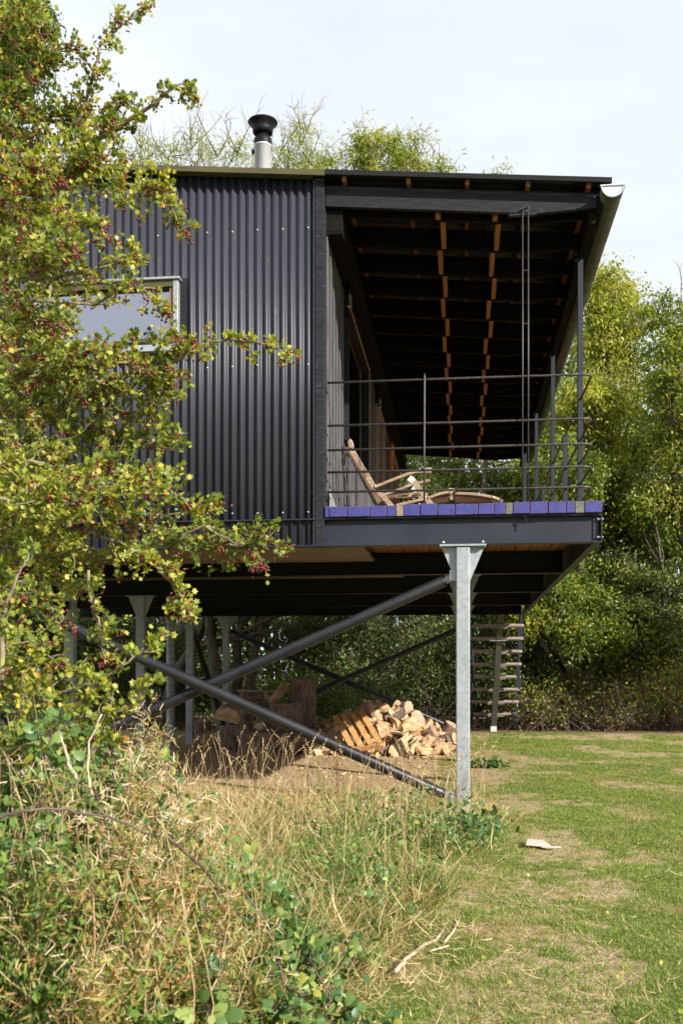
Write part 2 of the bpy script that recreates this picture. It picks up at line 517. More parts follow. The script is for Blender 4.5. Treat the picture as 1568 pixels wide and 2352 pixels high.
def ground_z(x, y):
    z = .012 * vnoise(x, y, 1.1, 1) + .007 * vnoise(x, y, 4.0, 3)
    k = np.clip((edge_x(y) - x) / .8, 0, 1) * np.clip((9.5 - y) / 2, 0, 1)
    return z + .05 * k
gx = np.concatenate([np.linspace(-90, -9, 14), np.linspace(-8.5, 8.5, 180), np.linspace(9, 90, 14)])
gy = np.concatenate([np.linspace(-60, .5, 10), np.linspace(1, 24, 240), np.linspace(25, 200, 18)])
GX, GY = np.meshgrid(gx, gy)
GZ = ground_z(GX, GY)
V = np.stack([GX.ravel(), GY.ravel(), GZ.ravel()], 1)
nx_, ny_ = len(gx), len(gy)
I = (np.arange(ny_ - 1)[:, None] * nx_ + np.arange(nx_ - 1)[None]).ravel()
Fc = np.stack([I, I + 1, I + nx_ + 1, I + nx_], 1)

def groundmat():
    m, n, b = newmat('meadow_soil')
    g = n.nodes.new('ShaderNodeNewGeometry')
    def noise(sc, det=6, st=None):
        x = n.nodes.new('ShaderNodeTexNoise'); x.inputs['Scale'].default_value = sc; x.inputs['Detail'].default_value = det
        src = g.outputs['Position']
        if st:
            q = n.nodes.new('ShaderNodeMapping'); q.inputs['Scale'].default_value = st
            n.links.new(src, q.inputs['Vector']); src = q.outputs['Vector']
        n.links.new(src, x.inputs['Vector'])
        return x.outputs['Fac']
    big = noise(.75, 6); mid = noise(5, 6); fine = noise(60, 8); chips = noise(28, 5, (1, 2.5, 1))
    green = ramp(n, fine, [(.3, (.04, .07, .012)), (.5, (.12, .18, .03)), (.72, (.27, .27, .075))])
    dry = ramp(n, fine, [(.3, (.20, .145, .075)), (.5, (.36, .27, .155)), (.7, (.52, .41, .25))])
    pt = n.nodes.new('ShaderNodeAttribute'); pt.attribute_name = 'patch'
    f = n.nodes.new('ShaderNodeMath'); f.operation = 'ADD'
    n.links.new(pt.outputs['Fac'], f.inputs[0])
    f2 = n.nodes.new('ShaderNodeMath'); f2.operation = 'MULTIPLY'; f2.inputs[1].default_value = .5
    n.links.new(mid, f2.inputs[0]); n.links.new(f2.outputs[0], f.inputs[1])
    sel = ramp(n, f.outputs[0], [(.36, 0.0), (.66, 1.0)])
    lawn = mixc(n, green, dry, sel)
    dirt = ramp(n, chips, [(.30, (.20, .13, .07)), (.5, (.38, .27, .155)), (.70, (.60, .46, .29))])
    # trodden earth under the building
    sp = n.nodes.new('ShaderNodeSeparateXYZ'); n.links.new(g.outputs['Position'], sp.inputs[0])
    def mr(src, a, c):
        q = n.nodes.new('ShaderNodeMapRange'); q.inputs['From Min'].default_value = a; q.inputs['From Max'].default_value = c
        n.links.new(src, q.inputs['Value']); return q.outputs['Result']
    jx = n.nodes.new('ShaderNodeMath'); jx.operation = 'MULTIPLY_ADD'; jx.inputs[1].default_value = 2.4
    n.links.new(big, jx.inputs[0]); n.links.new(sp.outputs['X'], jx.inputs[2])
    mask = mr(jx.outputs[0], 1.9, 1.2)
    for a, c in ((9.4, 11.4), (20.6, 19.6)):
        k = n.nodes.new('ShaderNodeMath'); k.operation = 'MULTIPLY'
        n.links.new(mask, k.inputs[0]); n.links.new(mr(sp.outputs['Y'], a, c), k.inputs[1]); mask = k.outputs[0]
    col = mixc(n, lawn, dirt, mask)
    # leaf litter under the wood
    wood = mixc(n, (.10, .065, .035), (.22, .15, .08), fine)
    col = mixc(n, col, wood, mr(sp.outputs['Y'], 20.8, 21.8))
    n.links.new(col, b.inputs['Base Color'])
    b.inputs['Roughness'].default_value = .95
    b.inputs['Specular IOR Level'].default_value = .1
    hs = n.nodes.new('ShaderNodeMath'); hs.operation = 'ADD'
    n.links.new(fine, hs.inputs[0]); n.links.new(chips, hs.inputs[1])
    bump(n, b, hs.outputs[0], .8, .03)
    return m
M['ground'] = groundmat()
gme = npmesh('ground', V, Fc, M['ground'], smooth=True)
pa_ = gme.attributes.new('patch', 'FLOAT', 'POINT'); pa_.data.foreach_set('value', patch(V[:, 0], V[:, 1]).astype(np.float32))
gr = link('ground', gme)
gr['kind'] = 'structure'

# ------------------------------------------------------------------ the house on stilts
house = thing('stilt_house', 'black corrugated house raised on galvanised steel legs, with a roofed veranda at its right', 'house', (-2.5, 9, 0))
ROWS = [9.0 + 2.69 * k for k in range(5)]
XL, XR = -7.6, 1.19
ZB, ZT, ZD = 2.35, 2.595, 2.70     # beam underside, beam top, deck top
WX = -1.20                          # veranda-side wall
ROOF = lambda x: 5.606 - .085 * (x + 1.2)    # underside of the sheet
RTOP = lambda x: 5.556 - .083 * (x + 1.2)    # top of the rafters

# facade sheet
def corrugated(u0, u1, pitch, amp, seg=8):
    n = int(round((u1 - u0) / pitch * seg))
    u = np.linspace(u0, u1, n + 1)
    return u, amp * np.cos(2 * math.pi * (u - u1) / pitch)
xc, dc = corrugated(XL, -1.275, .076, .0150, 12)
V = []
for x, d in zip(xc, dc):
    V += [(x, 8.985 - d, ZB + .0), (x, 8.985 - d, ROOF(x) - .012)]
V = np.array(V); n2 = len(xc)
Fc = np.array([(2*i, 2*i+2, 2*i+3, 2*i+1) for i in range(n2 - 1)])
wallo = link('facade_wall', npmesh('facade_wall', V, Fc, M['cladding'], smooth=True), house)
sm = wallo.modifiers.new('thickness', 'SOLIDIFY'); sm.thickness = .0012; sm.offset = 1
MB().box(XL, -1.28, 9.002, 9.03, ZB + .03, 5.50).build('sheathing', M['black_timber'], house)
# screws
sc = MB(); sc.tube([(0, 0, 0), (0, -.006, 0)], [.0068, .005], 8); scm = sc.mesh('screw', M['white_wear'], True)
for zr in (5.18, 3.97, 2.66):
    for k in range(15):
        x = -1.275 - .076 * (1 + 3 * k)
        if zr == 3.97 and -4.0 < x < -2.4: continue
        link('screw', scm, wallo, (x, 8.972, zr + random.uniform(-.006, .006)))
# corner post (with the strip that stands proud)
MB().box(-1.285, -1.205, 8.945, 9.03, ZB - .002, 5.60).build('corner_post', M['black_timber'], house, bevel=.003)
MB().box(-1.305, -1.287, 8.955, 8.99, ZB + .002, 5.585).build('edge_trim', M['cladding'], house, bevel=.002)
# facade window
x0, x1 = X(70, 8.93), X(411, 8.93)
z0, z1 = 4.125, 4.745
fw = MB().box(x1 - .045, x1, 8.895, 8.99, z0, z1)
fw.box(x0, x0 + .045, 8.895, 8.99, z0, z1)
fw.box(x0 + .046, x1 - .046, 8.895, 8.99, z0, z0 + .045)
win = fw.build('window', M['galv'], house, bevel=.003)
MB().box(x0 - .02, x1 + .02, 8.875, 8.99, z1 + .001, z1 + .022).build('head_flashing', M['galv'], win, bevel=.002)
MB().box(x0 + .046, x1 - .046, 8.90, 8.99, z1 - .06, z1 - .001).build('head_rail', M['olive'], win, bevel=.002)  # olive band stands for the reflection under the window hood
MB().box(x1 + .001, x1 + .065, 8.962, 8.972, z0 - .03, z1 + .03).build('side_flashing', M['black_timber'], win)
MB().box(x0 - .03, x1 + .03, 8.87, 8.955, z0 - .022, z0 - .002).build('sill', M['galv'], win, bevel=.002)
MB().box(x1 - .082, x1 - .047, 8.915, 8.985, z0 + .046, z1 - .062).build('frame', M['raw_timber'], win)
MB().box(x0 + .047, x1 - .084, 8.93, 8.945, z0 + .046, z0 + .07).build('frame', M['black_timber'], win)
MB().box(x0 + .047, x1 - .084, 8.93, 8.945, z1 - .085, z1 - .062).build('frame', M['black_timber'], win)
MB().box(x0 + .047, x1 - .084, 8.948, 8.954, z0 + .046, z1 - .062).build('pane', M['glass'], win)
MB().box(x1 - .072, x1 - .058, 8.895, 8.914, z0 + .25, z0 + .33).build('latch', M['galv_smooth'], win, bevel=.003)

# roof sheet: corrugations run down the slope
yc, dc = corrugated(8.90, 19.95, .13, .011, 6)
V = []
for y, d in zip(yc, dc):
    for x in (XL - .1, WX, 1.26):
        V.append((x, y, ROOF(x) + .012 + d))
V = np.array(V)
Fc = np.array([(3*i + j, 3*i + j + 1, 3*i + j + 4, 3*i + j + 3) for i in range(len(yc) - 1) for j in (0, 1)])
roof = link('roof', npmesh('roof', V, Fc, M['roof_sheet'], smooth=True), house)
sm = roof.modifiers.new('thickness', 'SOLIDIFY'); sm.thickness = .0015; sm.offset = 1
def slope_box(mb, xa, xb, y0, y1, a, c, fn=ROOF):
    return mb.prism([(xa, y0, fn(xa) + a), (xb, y0, fn(xb) + a), (xb, y0, fn(xb) + c), (xa, y0, fn(xa) + c)], (0, y1 - y0, 0))
slope_box(MB(), XL, -1.19, 8.865, 8.89, -.022, .026).build('verge_flashing', M['olive'], roof)  # same flashing as the right verge, its olive reflection painted on
slope_box(MB(), XL, -1.30, 8.892, 8.955, -.022, -.018).build('verge_lip', M['olive'], roof)
slope_box(MB(), -1.188, 1.26, 8.865, 8.89, -.012, .030).build('verge_trim', M['black_trim'], roof)
# purlins
for px in (790, 937.4, 1072.4, 1211.9, 1351):
    x = X(px, 8.92)
    MB().prism([(x - .018, 8.915, RTOP(x) + .001), (x + .018, 8.915, RTOP(x)), (x + .018, 8.915, RTOP(x) + .05), (x - .018, 8.915, RTOP(x) + .05)], (0, 10.9, 0)).build('purlin', M['raw_timber'], roof)
# rafters
def rafter(y, th, mat):
    q = [(WX - .0, y, RTOP(WX) - .185), (.62, y, RTOP(.62) - .195), (1.15, y, RTOP(1.15) - .125), (1.15, y, RTOP(1.15)), (WX, y, RTOP(WX))]
    return MB().prism(q, (0, th, 0)).build('rafter', mat, roof, bevel=.002)
rafter(8.995, .045, M['black_timber'])
RY = [9.19 + .632 * k for k in range(17)]
for y in RY: rafter(y, .045, M['rafter_timber'])
# blocking between the rafters, staggered in two rows
for xb in (-.19, .31):
    ys = [9.04] + RY
    for k in range(len(ys) - 1):
        x = xb + (.019 if k % 2 else -.019) + random.uniform(-.006, .006)
        h = .165 if k % 3 else .13
        MB().box(x - .022, x + .022, ys[k] + .046, ys[k + 1] - .001, RTOP(x) - .190, RTOP(x) - .185 + h).build('blocking', M['block_timber'], roof)
# eaves beam, plate, ledger
MB().box(1.085, 1.148, 9.046, 19.8, 5.12, 5.235).build('eaves_beam', M['rafter_timber'], roof, bevel=.002)
MB().box(1.152, 1.172, 8.99, 19.8, 5.20, 5.375).build('fascia', M['rafter_timber'], roof)
MB().box(WX + .001, -1.055, 9.05, 19.8, 5.14, 5.368).build('wall_plate', M['rafter_timber'], roof, bevel=.003)
# gutter
gx0, gz0, gr0 = 1.262, 5.345, .092
prof = []
for k in range(15):
    t = math.pi * (1 + k / 14)
    prof.append((gx0 + gr0 * math.cos(t), gz0 + gr0 * math.sin(t)))
g = MB()
ys = [8.86, 19.9]
n = len(prof)
vs = [(x, y, z) for y in ys for x, z in prof]
g.add(vs, [(i, i + 1, n + i + 1, n + i) for i in range(n - 1)])
gut = g.build('gutter', M['galv_smooth'], house, smooth=True)
sm = gut.modifiers.new('thickness', 'SOLIDIFY'); sm.thickness = .002
MB().tube([(gx0 + gr0 + .006, 8.86, gz0 + .004), (gx0 + gr0 + .006, 19.9, gz0 + .004)], .009, 8).build('bead', M['galv_smooth'], gut, smooth=True)
se = MB().prism([(x, 8.848, z) for x, z in prof], (0, .01, 0))
stop = se.build('stop_end', M['gutter_end'], gut)
rim = MB(); rim.tube([(x, 8.845, z) for x, z in prof], .005, 6).build('stop_rim', M['gutter_end'], gut, smooth=True)
MB().box(gx0 - gr0 - .012, gx0 + gr0 + .012, 8.838, 8.866, gz0 - .002, gz0 + .012).build('stop_rim', M['gutter_end'], gut, bevel=.003)
bk = MB()
pr = [(gx0 + (gr0 + .004) * math.cos(math.pi * (1 + k / 16)), 0, gz0 + (gr0 + .004) * math.sin(math.pi * (1 + k / 16))) for k in range(17)]
bk.tube(pr, .006, 5); bkm = bk.mesh('gutter_bracket', M['galv_smooth'], True)
for k in range(12): link('gutter_bracket', bkm, gut, (0, 9.08 + .95 * k, 0))

# flue
fx, fy = X(603.5, 11.5), 11.5
k_ = 11.5 / 9
flue = MB().lathe((fx, fy, 0), [(.096, 5.5), (.096, 7.235), (.102, 7.237), (.102, 7.25)], 32).build('flue_pipe', M['chrome'], house, smooth=True)
MB().lathe((fx, fy, 0), [(.098, 7.251), (.101, 7.256), (.101, 7.325), (.09, 7.333), (.073, 7.336), (.071, 7.40), (.05, 7.41)], 32).build('collar', M['steel_black'], flue, smooth=True)
MB().lathe((fx, fy, 0), [(.0, 7.395), (.085, 7.375), (.112, 7.395), (.118, 7.43), (.118, 7.465), (.165, 7.505), (.171, 7.515), (.165, 7.525), (.06, 7.535), (0, 7.536)], 32).build('cowl', M['steel_black'], flue, smooth=True)
MB().box(fx - .125, fx - .098, fy - .02, fy + .02, 7.17, 7.21).build('clamp', M['steel_black'], flue)

# steel frame: five cross beams
def ibeam(mb, x0, x1, y, z0, z1, w=.12, tf=.012, tw=.01):
    mb.box(x0, x1, y - w/2, y + w/2, z0, z0 + tf)
    mb.box(x0, x1, y - w/2, y + w/2, z1 - tf, z1)
    mb.box(x0, x1, y - tw/2, y + tw/2, z0 + tf, z1 - tf)
    return mb
for y in ROWS:
    ibeam(MB(), XL, 1.118, y, ZB, ZT).build('cross_beam', M['steel_dark'] if y == 9 else M['steel_black'], house, bevel=.0015)  # rear beams in blacker steel, underfloor shade put into the colour
# edge channel
c = MB().box(1.182, XR, 8.95, 19.81, ZB + .0015, ZT - .0015)
c.box(1.120, 1.1815, 8.95, 19.81, ZB + .001, ZB + .012); c.box(1.120, 1.1815, 8.95, 19.81, ZT - .012, ZT - .001)
ec = c.build('edge_channel', M['steel_dark'], house)
MB().box(1.1185, 1.160, 8.984, 8.994, ZB + .013, ZT - .013).build('end_plate', M['steel_dark'], ec)
for z in (ZB + .045, ZT - .045):
    MB().tube([(1.150, 8.970, z), (1.181, 8.970, z)], .010, 6).build('nut', M['galv'], ec)
    MB().tube([(1.191, 8.970, z), (1.202, 8.970, z)], .010, 6).build('nut', M['galv'], ec)
# deck planks
edges = [112,132.5,134,214,217,318.5,320,396,398,438,439,472,473.5,549.5,551.5,627,630,708,711,813.5,815.5,888,890,939.5,941.5,972.5,975,1050,1052.5,1133,1137,1218,1220,1257,1259.5,1302,1304,1383]
for k in range(0, len(edges), 2):
    a = X(689.9 + edges[k] / 2, 8.93); b = X(689.9 + edges[k + 1] / 2, 8.93)
    kk = k // 2
    endm = M['purple']
    if kk == 5: endm = M['grain_end']
    if kk in (12, 17): endm = M['grey_end']
    dz = random.uniform(-.004, .004); y0 = 8.92 + random.uniform(-.008, .008)
    lift = .004 if kk < 6 else .0
    mb = MB()
    za, zb = ZT + .002 + abs(dz), ZD + dz - lift
    j = [random.uniform(-.004, .004) for _ in range(4)]
    q = [(a + .001, y0, za + abs(j[0])), (b - .001, y0, za + abs(j[1])), (b - .0015, y0, zb + j[2]), (a + .0015, y0, zb + j[3])]
    mb.prism(q, (0, 19.85 - y0, 0))
    mb.m[0] = 1
    o = mb.build('deck_plank', [M['raw_timber'], endm], house, bevel=.0035, seg=2)
    o['label'] = 'deck plank with bare end grain' if kk in (5, 12, 17) else 'deck plank with purple painted end'
# floor panels beneath the closed part
for i in range(4):
    MB().box(XL, -.985 if i == 0 else -.80, ROWS[i] + .075, ROWS[i + 1] - .075, 2.565 if i else 2.50, 2.585 if i else 2.53).build('soffit_panel', M['soffit'], house)
MB().box(-1.0, -.985 + .02, 9.062, 9.074, 2.42, 2.50).build('soffit_edge', M['soffit'], house)
MB().box(XL, WX, 9.05, 19.8, 2.598, 2.64).build('floor', M['black_timber'], house)
# steel legs
legb = MB().box(-.06, .06, -.06, .06, 0, 2.332); legm = legb.mesh('leg', M['galv'])
plm = MB().box(-.2, .2, -.075, .075, 2.333, 2.349).mesh('cap_plate', M['galv'])
gs = MB()
for s in (-1, 1):
    gs.prism([(s*.0605, -.006, 2.03), (s*.185, -.006, 2.332), (s*.0605, -.006, 2.332)], (0, .012, 0))
gsm = gs.mesh('gusset', M['galv'])
bom = MB().tube([(0, 0, 2.3625), (0, 0, 2.378)], .013, 6).mesh('bolt', M['galv'])
for xp in (.009, -4.61):
    for y in ROWS:
        l = link('leg', legm, house, (xp, y, 0)); addbevel(l, .012, 3)
        link('cap_plate', plm, l, (xp, y, 0))
        link('gusset', gsm, l, (xp, y, 0))
        if y == 9 and xp > 0:
            for s in (-.17, .17):
                link('bolt', bom, l, (xp + s, y - .045, 0))
# braces
def brace(p0, p1, r=.05):
    p0, p1 = Vector(p0), Vector(p1); d = (p1 - p0).normalized()
    a, b = p0 + d * .10, p1 - d * .10
    o = MB().tube([a - d*.0, a + d*.02, b - d*.02, b], [r*.86, r, r, r*.86], 20).build('brace', M['brace_paint'], house, smooth=True)
    m_ = o.modifiers.new('w', 'EDGE_SPLIT'); m_.split_angle = math.radians(40)
    side = Vector((0, 1, 0)) if abs(d.y) < .5 else Vector((1, 0, 0))
    for q, s in ((a, -1), (b, 1)):
        e = MB(); e.bar(q, q + d * s * .065, .016, .06, up=side.cross(d))
        c0 = q + d * s * .055
        e.tube([c0 - side * .02, c0 + side * .02], .024, 12)
        e.build('clevis', M['galv'] if p0.y < 10 else M['steel_black'], o, bevel=.002)
    return o
brace((-.055, 9.058, Z(1040, 1323, 9.05)), (-4.55, 9.058, .13))
brace((-4.55, 8.944, 2.10), (-.055, 8.944, Z(1040, 1836, 8.95)))
brace((-4.55, 19.80, 2.08), (-.055, 19.80, .12))
brace((-.055, 19.69, 2.08), (-4.55, 19.69, .12))
brace((-4.61, 17.12, 2.08), (-4.61, 19.69, .12))
brace((-4.61, 11.63, 2.08), (-4.61, 9.06, .12))
MB().box(-.105, -.052, 8.985, 9.04, Z(1040, 1334, 9.0), Z(1040, 1310, 9.0)).build('bracket', M['galv'], house)
MB().box(-.12, -.052, 8.96, 9.02, .10, .2).build('bracket', M['galv'], house)

# veranda side wall: back board with upright battens, windows and doors
holes = [(10.42, 12.75, 3.62, 5.02, 'w'), (14.25, 15.55, 2.72, 5.0, 'd'), (17.15, 18.75, 2.72, 5.02, 'd')]
ysplit = [9.03, 10.42, 12.75, 14.25, 15.55, 17.15, 18.75, 19.8]
bw = MB()
for i in range(7):
    a, b = ysplit[i], ysplit[i + 1]
    h = [q for q in holes if q[0] == a]
    if not h: bw.box(WX - .03, WX, a, b, 2.65, 5.37)
    else:
        if h[0][2] > 2.8: bw.box(WX - .03, WX, a, b, 2.65, h[0][2])
        bw.box(WX - .03, WX, a, b, h[0][3], 5.37)
side = bw.build('veranda_wall', M['wall_gap'], house)
y = 9.06
while y < 19.7:
    w = .10 + random.uniform(-.012, .012)
    segs = [(2.66 + (0 if y > 9.5 else .0), 5.13)]
    for (a, b, c0, c1, _) in holes:
        if a - .06 < y + w and y < b + .06:
            segs = []
            if c0 > 2.8: segs.append((2.66, c0 - .06))
    for c0, c1 in segs:
        MB().box(WX + .001, WX + .007 + random.uniform(0, .003), y, y + w, c0, c1).build('batten', M['wall_batten'], side)
    y += w + .13
for (a, b, c0, c1, kind) in holes:
    e = MB()
    fm = M['galv'] if kind == 'w' else M['weather_timber']
    for yy in (a, b - .05):
        e.box(WX - .02, WX + .05, yy, yy + .05, c0, c1)
    e.box(WX - .02, WX + .05, a + .051, b - .051, c0, c0 + .05); e.box(WX - .02, WX + .05, a + .051, b - .051, c1 - .05, c1)
    wv = e.build('veranda_window' if kind == 'w' else 'veranda_door', M['black_timber'] if kind == 'w' else fm, house)
    MB().box(WX - .005, WX + .001, a + .051, b - .051, c0 + .051, c1 - .051).build('pane', M['glass_dark'], wv)
    MB().box(WX + .0, WX + .10, a - .03, b + .03, c1 + .002, c1 + .02).build('head_board', M['rafter_timber'], wv)
    if kind == 'w':
        MB().box(WX + .051, WX + .065, b - .04, b - .02, c0, c1).build('trim', M['weather_timber'], wv)
        MB().box(WX + .051, WX + .065, a, b - .041, c1 - .03, c1 - .01).build('trim', M['weather_timber'], wv)
MB().prism([(WX + .03, 9.04, ZD), (WX + .03, 9.75, ZD), (WX + .03, 9.04, ZD + .17)], (.008, 0, 0)).build('corner_flashing', M['galv'], house)
# lamps
lm = MB().tube([(0, 0, -.115), (0, 0, .115)], .028, 16); lmm = lm.mesh('wall_lamp', M['galv_smooth'], True)
arm = MB().bar((-.05, 0, 0), (-.02, 0, 0), .03, .05).mesh('lamp_arm', M['steel_black'])
gl = MB().tube([(0, 0, -.118), (0, 0, -.1155)], .022, 12).mesh('lamp_lens', M['white_wear'])
for y in (10.25, 14.05, 16.85):
    o = link('wall_lamp', lmm, house, (WX + .075, y, 5.04 if y < 12 else 5.0))
    z = o.location.z
    link('lamp_arm', arm, o, (WX + .075, y, z)); link('lamp_lens', gl, o, (WX + .075, y, z))
# veranda posts
pm = MB().box(-.024, .024, -.024, .024, 0, 1).mesh('roof_post', M['steel_dark'])
for y in (9.80, 12.72, 15.5, 18.3):
    p = link('roof_post', pm, house, (1.10, y, ZD), scale=(1, 1, 5.12 - ZD)); addbevel(p, .003)
    for z in (5.06, 5.0): MB().tube([(1.06, y - .028, z + .09), (1.06, y - .05, z + .09)], .016, 8).build('bolt', M['steel_dark'], p)
for y in (11.2, 14.1, 16.9):
    p = link('rail_post', pm, house, (1.10, y, ZD), scale=(1, 1, 1.09))
# rails
for z in (3.80, 3.42, 3.203, 3.007, 2.832):
    pts = [(WX + .02, 8.985, z), (0, 8.985, z + random.uniform(-.003, .003)), (1.03, 8.985, z)]
    for k in range(1, 6):
        t = k / 6 * math.pi / 2
        pts.append((1.03 + .08 * math.sin(t), 8.985 + .08 * (1 - math.cos(t)), z))
    pts += [(1.11, 9.065, z), (1.105, 9.8, z), (1.105, 14, z), (1.105, 19.7, z)]
    MB().tube(pts, .0105, 8).build('rail', M['rod'], house, smooth=True)
xr = X(974, 8.97)
MB().tube([(xr, 8.968, 2.60), (xr, 8.966, 3.2), (xr + .002, 8.968, 3.82), (xr + .002, 8.968, 3.855)], [.0085, .0085, .0085, .003], 8).build('rail_stay', M['rod'], house, smooth=True)
# hoist
hx0, hx1 = X(1199.5, 8.94), X(1212.5, 8.94)
ho = MB()
ho.tube([(hx0, 8.94, 2.58), (hx0, 8.94, 5.21)], .0062, 8)
hoist = ho.build('hoist_rod', M['rod'], house, smooth=True)
MB().tube([(hx1, 8.94, 2.58), (hx1, 8.94, 5.21)], .0062, 8).build('rod', M['rod'], hoist, smooth=True)
for py in (621, 743.5):
    z = Z(1206, py, 8.94); MB().tube([(hx0, 8.94, z), (hx1, 8.94, z)], .005, 6).build('rung', M['rod'], hoist)
pc = P(1208, 480, 8.96)
MB().tube([pc + Vector((0, -.012, 0)), pc + Vector((0, .012, 0))], .036, 20).build('pulley', M['steel_dark'], hoist, bevel=.002)
MB().tube([pc + Vector((0, -.03, .004)), pc + Vector((0, -.012, .004))], .009, 10).build('pulley_pin', M['steel_black'], hoist)
zz = Z(1200, 491, 8.95)
MB().box(X(1167, 8.95), X(1231, 8.95), 8.95, 8.99, zz - .012, zz + .006).build('pulley_plate', M['steel_dark'], hoist, bevel=.004)
pk = P(1206, 1188, 8.93)
MB().tube([pk + Vector((0, 0, .01)), pk + Vector((0, 0, -.055))], .006, 6).build('hook', M['steel_black'], house)
MB().tube([pk + Vector((-.02, 0, 0)), pk + Vector((.012, 0, 0))], .009, 6).build('hook_head', M['steel_black'], house)

# outside stair at the far end
sx0, sx1 = .19, 1.17; sxc = .72
stair = MB().bar((sxc + .02, 19.86, 2.42), (sxc - .06, 21.75, .10), .115, .15).build('stair_stringer', M['stringer'], house, bevel=.002)
MB().box(sxc - .06 - .065, sxc - .06 + .06, 21.60, 21.78, -.02, .115).build('foot', M['concrete'], stair)
tm = MB().box(-.5, .5, -.12, .12, -.0325, .0325).mesh('tread', M['stair_wood'])
tb = MB().box(-.17, .17, -.08, .08, -.046, -.036).mesh('tread_bracket', M['galv'])
for k in range(8):
    y = 20.06 + .27 * k
    z = Z(1140, 1437 + 29.8 * k - .35 * k * (k - 1) * .35, y - .12)
    o = link('tread', tm, stair, (.685, y, z)); addbevel(o, .028, 3)
    link('tread_bracket', tb, stair, (sxc - .01, y - .06, z))
for xx in (.215, 1.15):
    for y0, za, zb in ((20.3, 1.7, 2.9), (21.0, .9, 2.2), (21.75, .2, 1.5), (22.2, 0, 1.1)):
        MB().box(xx - .02, xx + .02, y0, y0 + .04, za, zb).build('handrail_post', M['steel_dark'], stair)
    MB().bar((xx, 20.2, 3.0), (xx, 22.3, .95), .04, .04).build('handrail', M['steel_dark'], stair)
# flexible duct under the floor
dx = X(392, 19.2)
prof = []
z = 0
du = MB().lathe((dx, 19.2, 0), [(.082, 0), (.082, 2.26)], 24).build('duct', M['galv'], house, smooth=True)
dr = MB().lathe((0, 0, 0), [(.0825, 0), (.0845, .002), (.0845, .004), (.0825, .006)], 24).mesh('duct_band', M['steel_black'], True)
for k in range(17): link('duct_band', dr, du, (dx, 19.2, .1 + .128 * k))
MB().lathe((dx, 19.2, 0), [(.086, 2.261), (.086, 2.35)], 24).build('duct_collar', M['red'], du, smooth=True)

# ------------------------------------------------------------------ steamer chair on the veranda
CY = 10.15
chair = thing('deck_chair', 'weathered teak steamer chair with folding leg rest standing on the veranda deck', 'deck chair', (X(900, CY), CY, ZD))
def CP(zx, zy, Y):               # from the 2.24x enlargement of the chair
    return P((1200 + zx / 2.24) / 1.5944, (1550 + zy / 2.24) / 1.5944, Y)
CB = CY + .55
def cbar(name, pts, w, h, Y, mat='teak', up=(0, 1, 0)):
    pp = [CP(a, b, Y) for a, b in pts]
    mb = MB()
    for a, b in zip(pp[:-1], pp[1:]):
        mb.bar(a, b + (b - a).normalized() * .004, h, w, up=up)
    return mb.build(name, M[mat], chair, bevel=.004, seg=2)
cbar('back_post', [(190, 215), (380, 530)], .026, .055, CY, 'teak')
cbar('back_post', [(160, 190), (350, 520), (440, 680)], .026, .055, CB, 'teak_dark')
# head piece
hp = MB().prism([CP(158, 150, CY), CP(180, 122, CY), CP(200, 140, CY), CP(212, 180, CY), CP(208, 205, CY), CP(170, 205, CY)], (0, .06, 0)).build('head_rest', M['teak'], chair, bevel=.01, seg=2)
for k in range(5):
    ya = CY + .08 + k * .092
    MB().bar(CP(165, 215, ya), CP(370, 560, ya), .045, .012, up=(1, 0, .6)).build('back_slat', M['teak_dark'], chair)
cbar('top_bar', [(108, 122), (182, 245)], .022, .05, CB - .05, 'teak_dark')
cbar('arm', [(385, 525), (520, 470), (640, 425), (720, 400), (845, 398)], .05, .028, CY)
cbar('arm', [(455, 590), (560, 555), (700, 500), (835, 470)], .05, .028, CB)
cbar('arm_tip', [(780, 380), (845, 376)], .05, .028, CY)
cbar('leg', [(415, 560), (530, 690)], .024, .05, CY)
cbar('leg', [(680, 450), (870, 700)], .026, .055, CY)
cbar('leg', [(700, 540), (775, 625)], .026, .055, CB)
cbar('leg_cap', [(664, 447), (700, 478)], .03, .057, CY - .003, 'white_wear')
cbar('leg_cap', [(690, 530), (722, 552)], .03, .057, CB, 'white_wear')
cbar('brace', [(550, 600), (595, 660)], .018, .03, CY + .2)
cbar('brace', [(690, 572), (635, 645)], .018, .03, CY + .2)
cbar('seat_rail', [(560, 676), (780, 625)], .05, .026, CY)
cbar('seat_rail', [(480, 605), (620, 585), (820, 580)], .045, .026, CB, 'teak_dark')
for k in range(6):
    zx = 500 + k * 45
    MB().bar(CP(zx, 608 - .06 * k, CY + .05), CP(zx, 606, CB - .03), .05, .014).build('seat_slat', M['teak_dark'], chair)
cbar('rest_rail', [(820, 615), (900, 585), (990, 566)], .045, .026, CY)
cbar('rest_rail', [(1040, 576), (1160, 580), (1270, 592), (1370, 612), (1428, 640)], .045, .026, CY)
cbar('rest_rail', [(1040, 640), (1200, 642), (1400, 662)], .045, .026, CB)
cbar('hinge', [(1010, 552), (1012, 628)], .05, .03, CY - .002)
cbar('hinge_cap', [(988, 548), (1034, 548)], .03, .03, CY - .004, 'white_wear')
for k in range(9):
    a = (870 + k * 13 + (40 if k > 6 else 0), 606)
    MB().bar(CP(860, 612 + k * 6, CY + .03 + k * .05), CP(985, 590 + k * 6, CY + .03 + k * .05), .03, .012).build('rest_slat', M['teak_dark'], chair)
    MB().bar(CP(1040, 590 + k * 6, CY + .03 + k * .05), CP(1420, 630 + k * 4, CY + .03 + k * .05), .03, .012).build('rest_slat', M['teak_dark'], chair)
cbar('foot_leg', [(1350, 620), (1395, 690)], .026, .04, CY + .02)
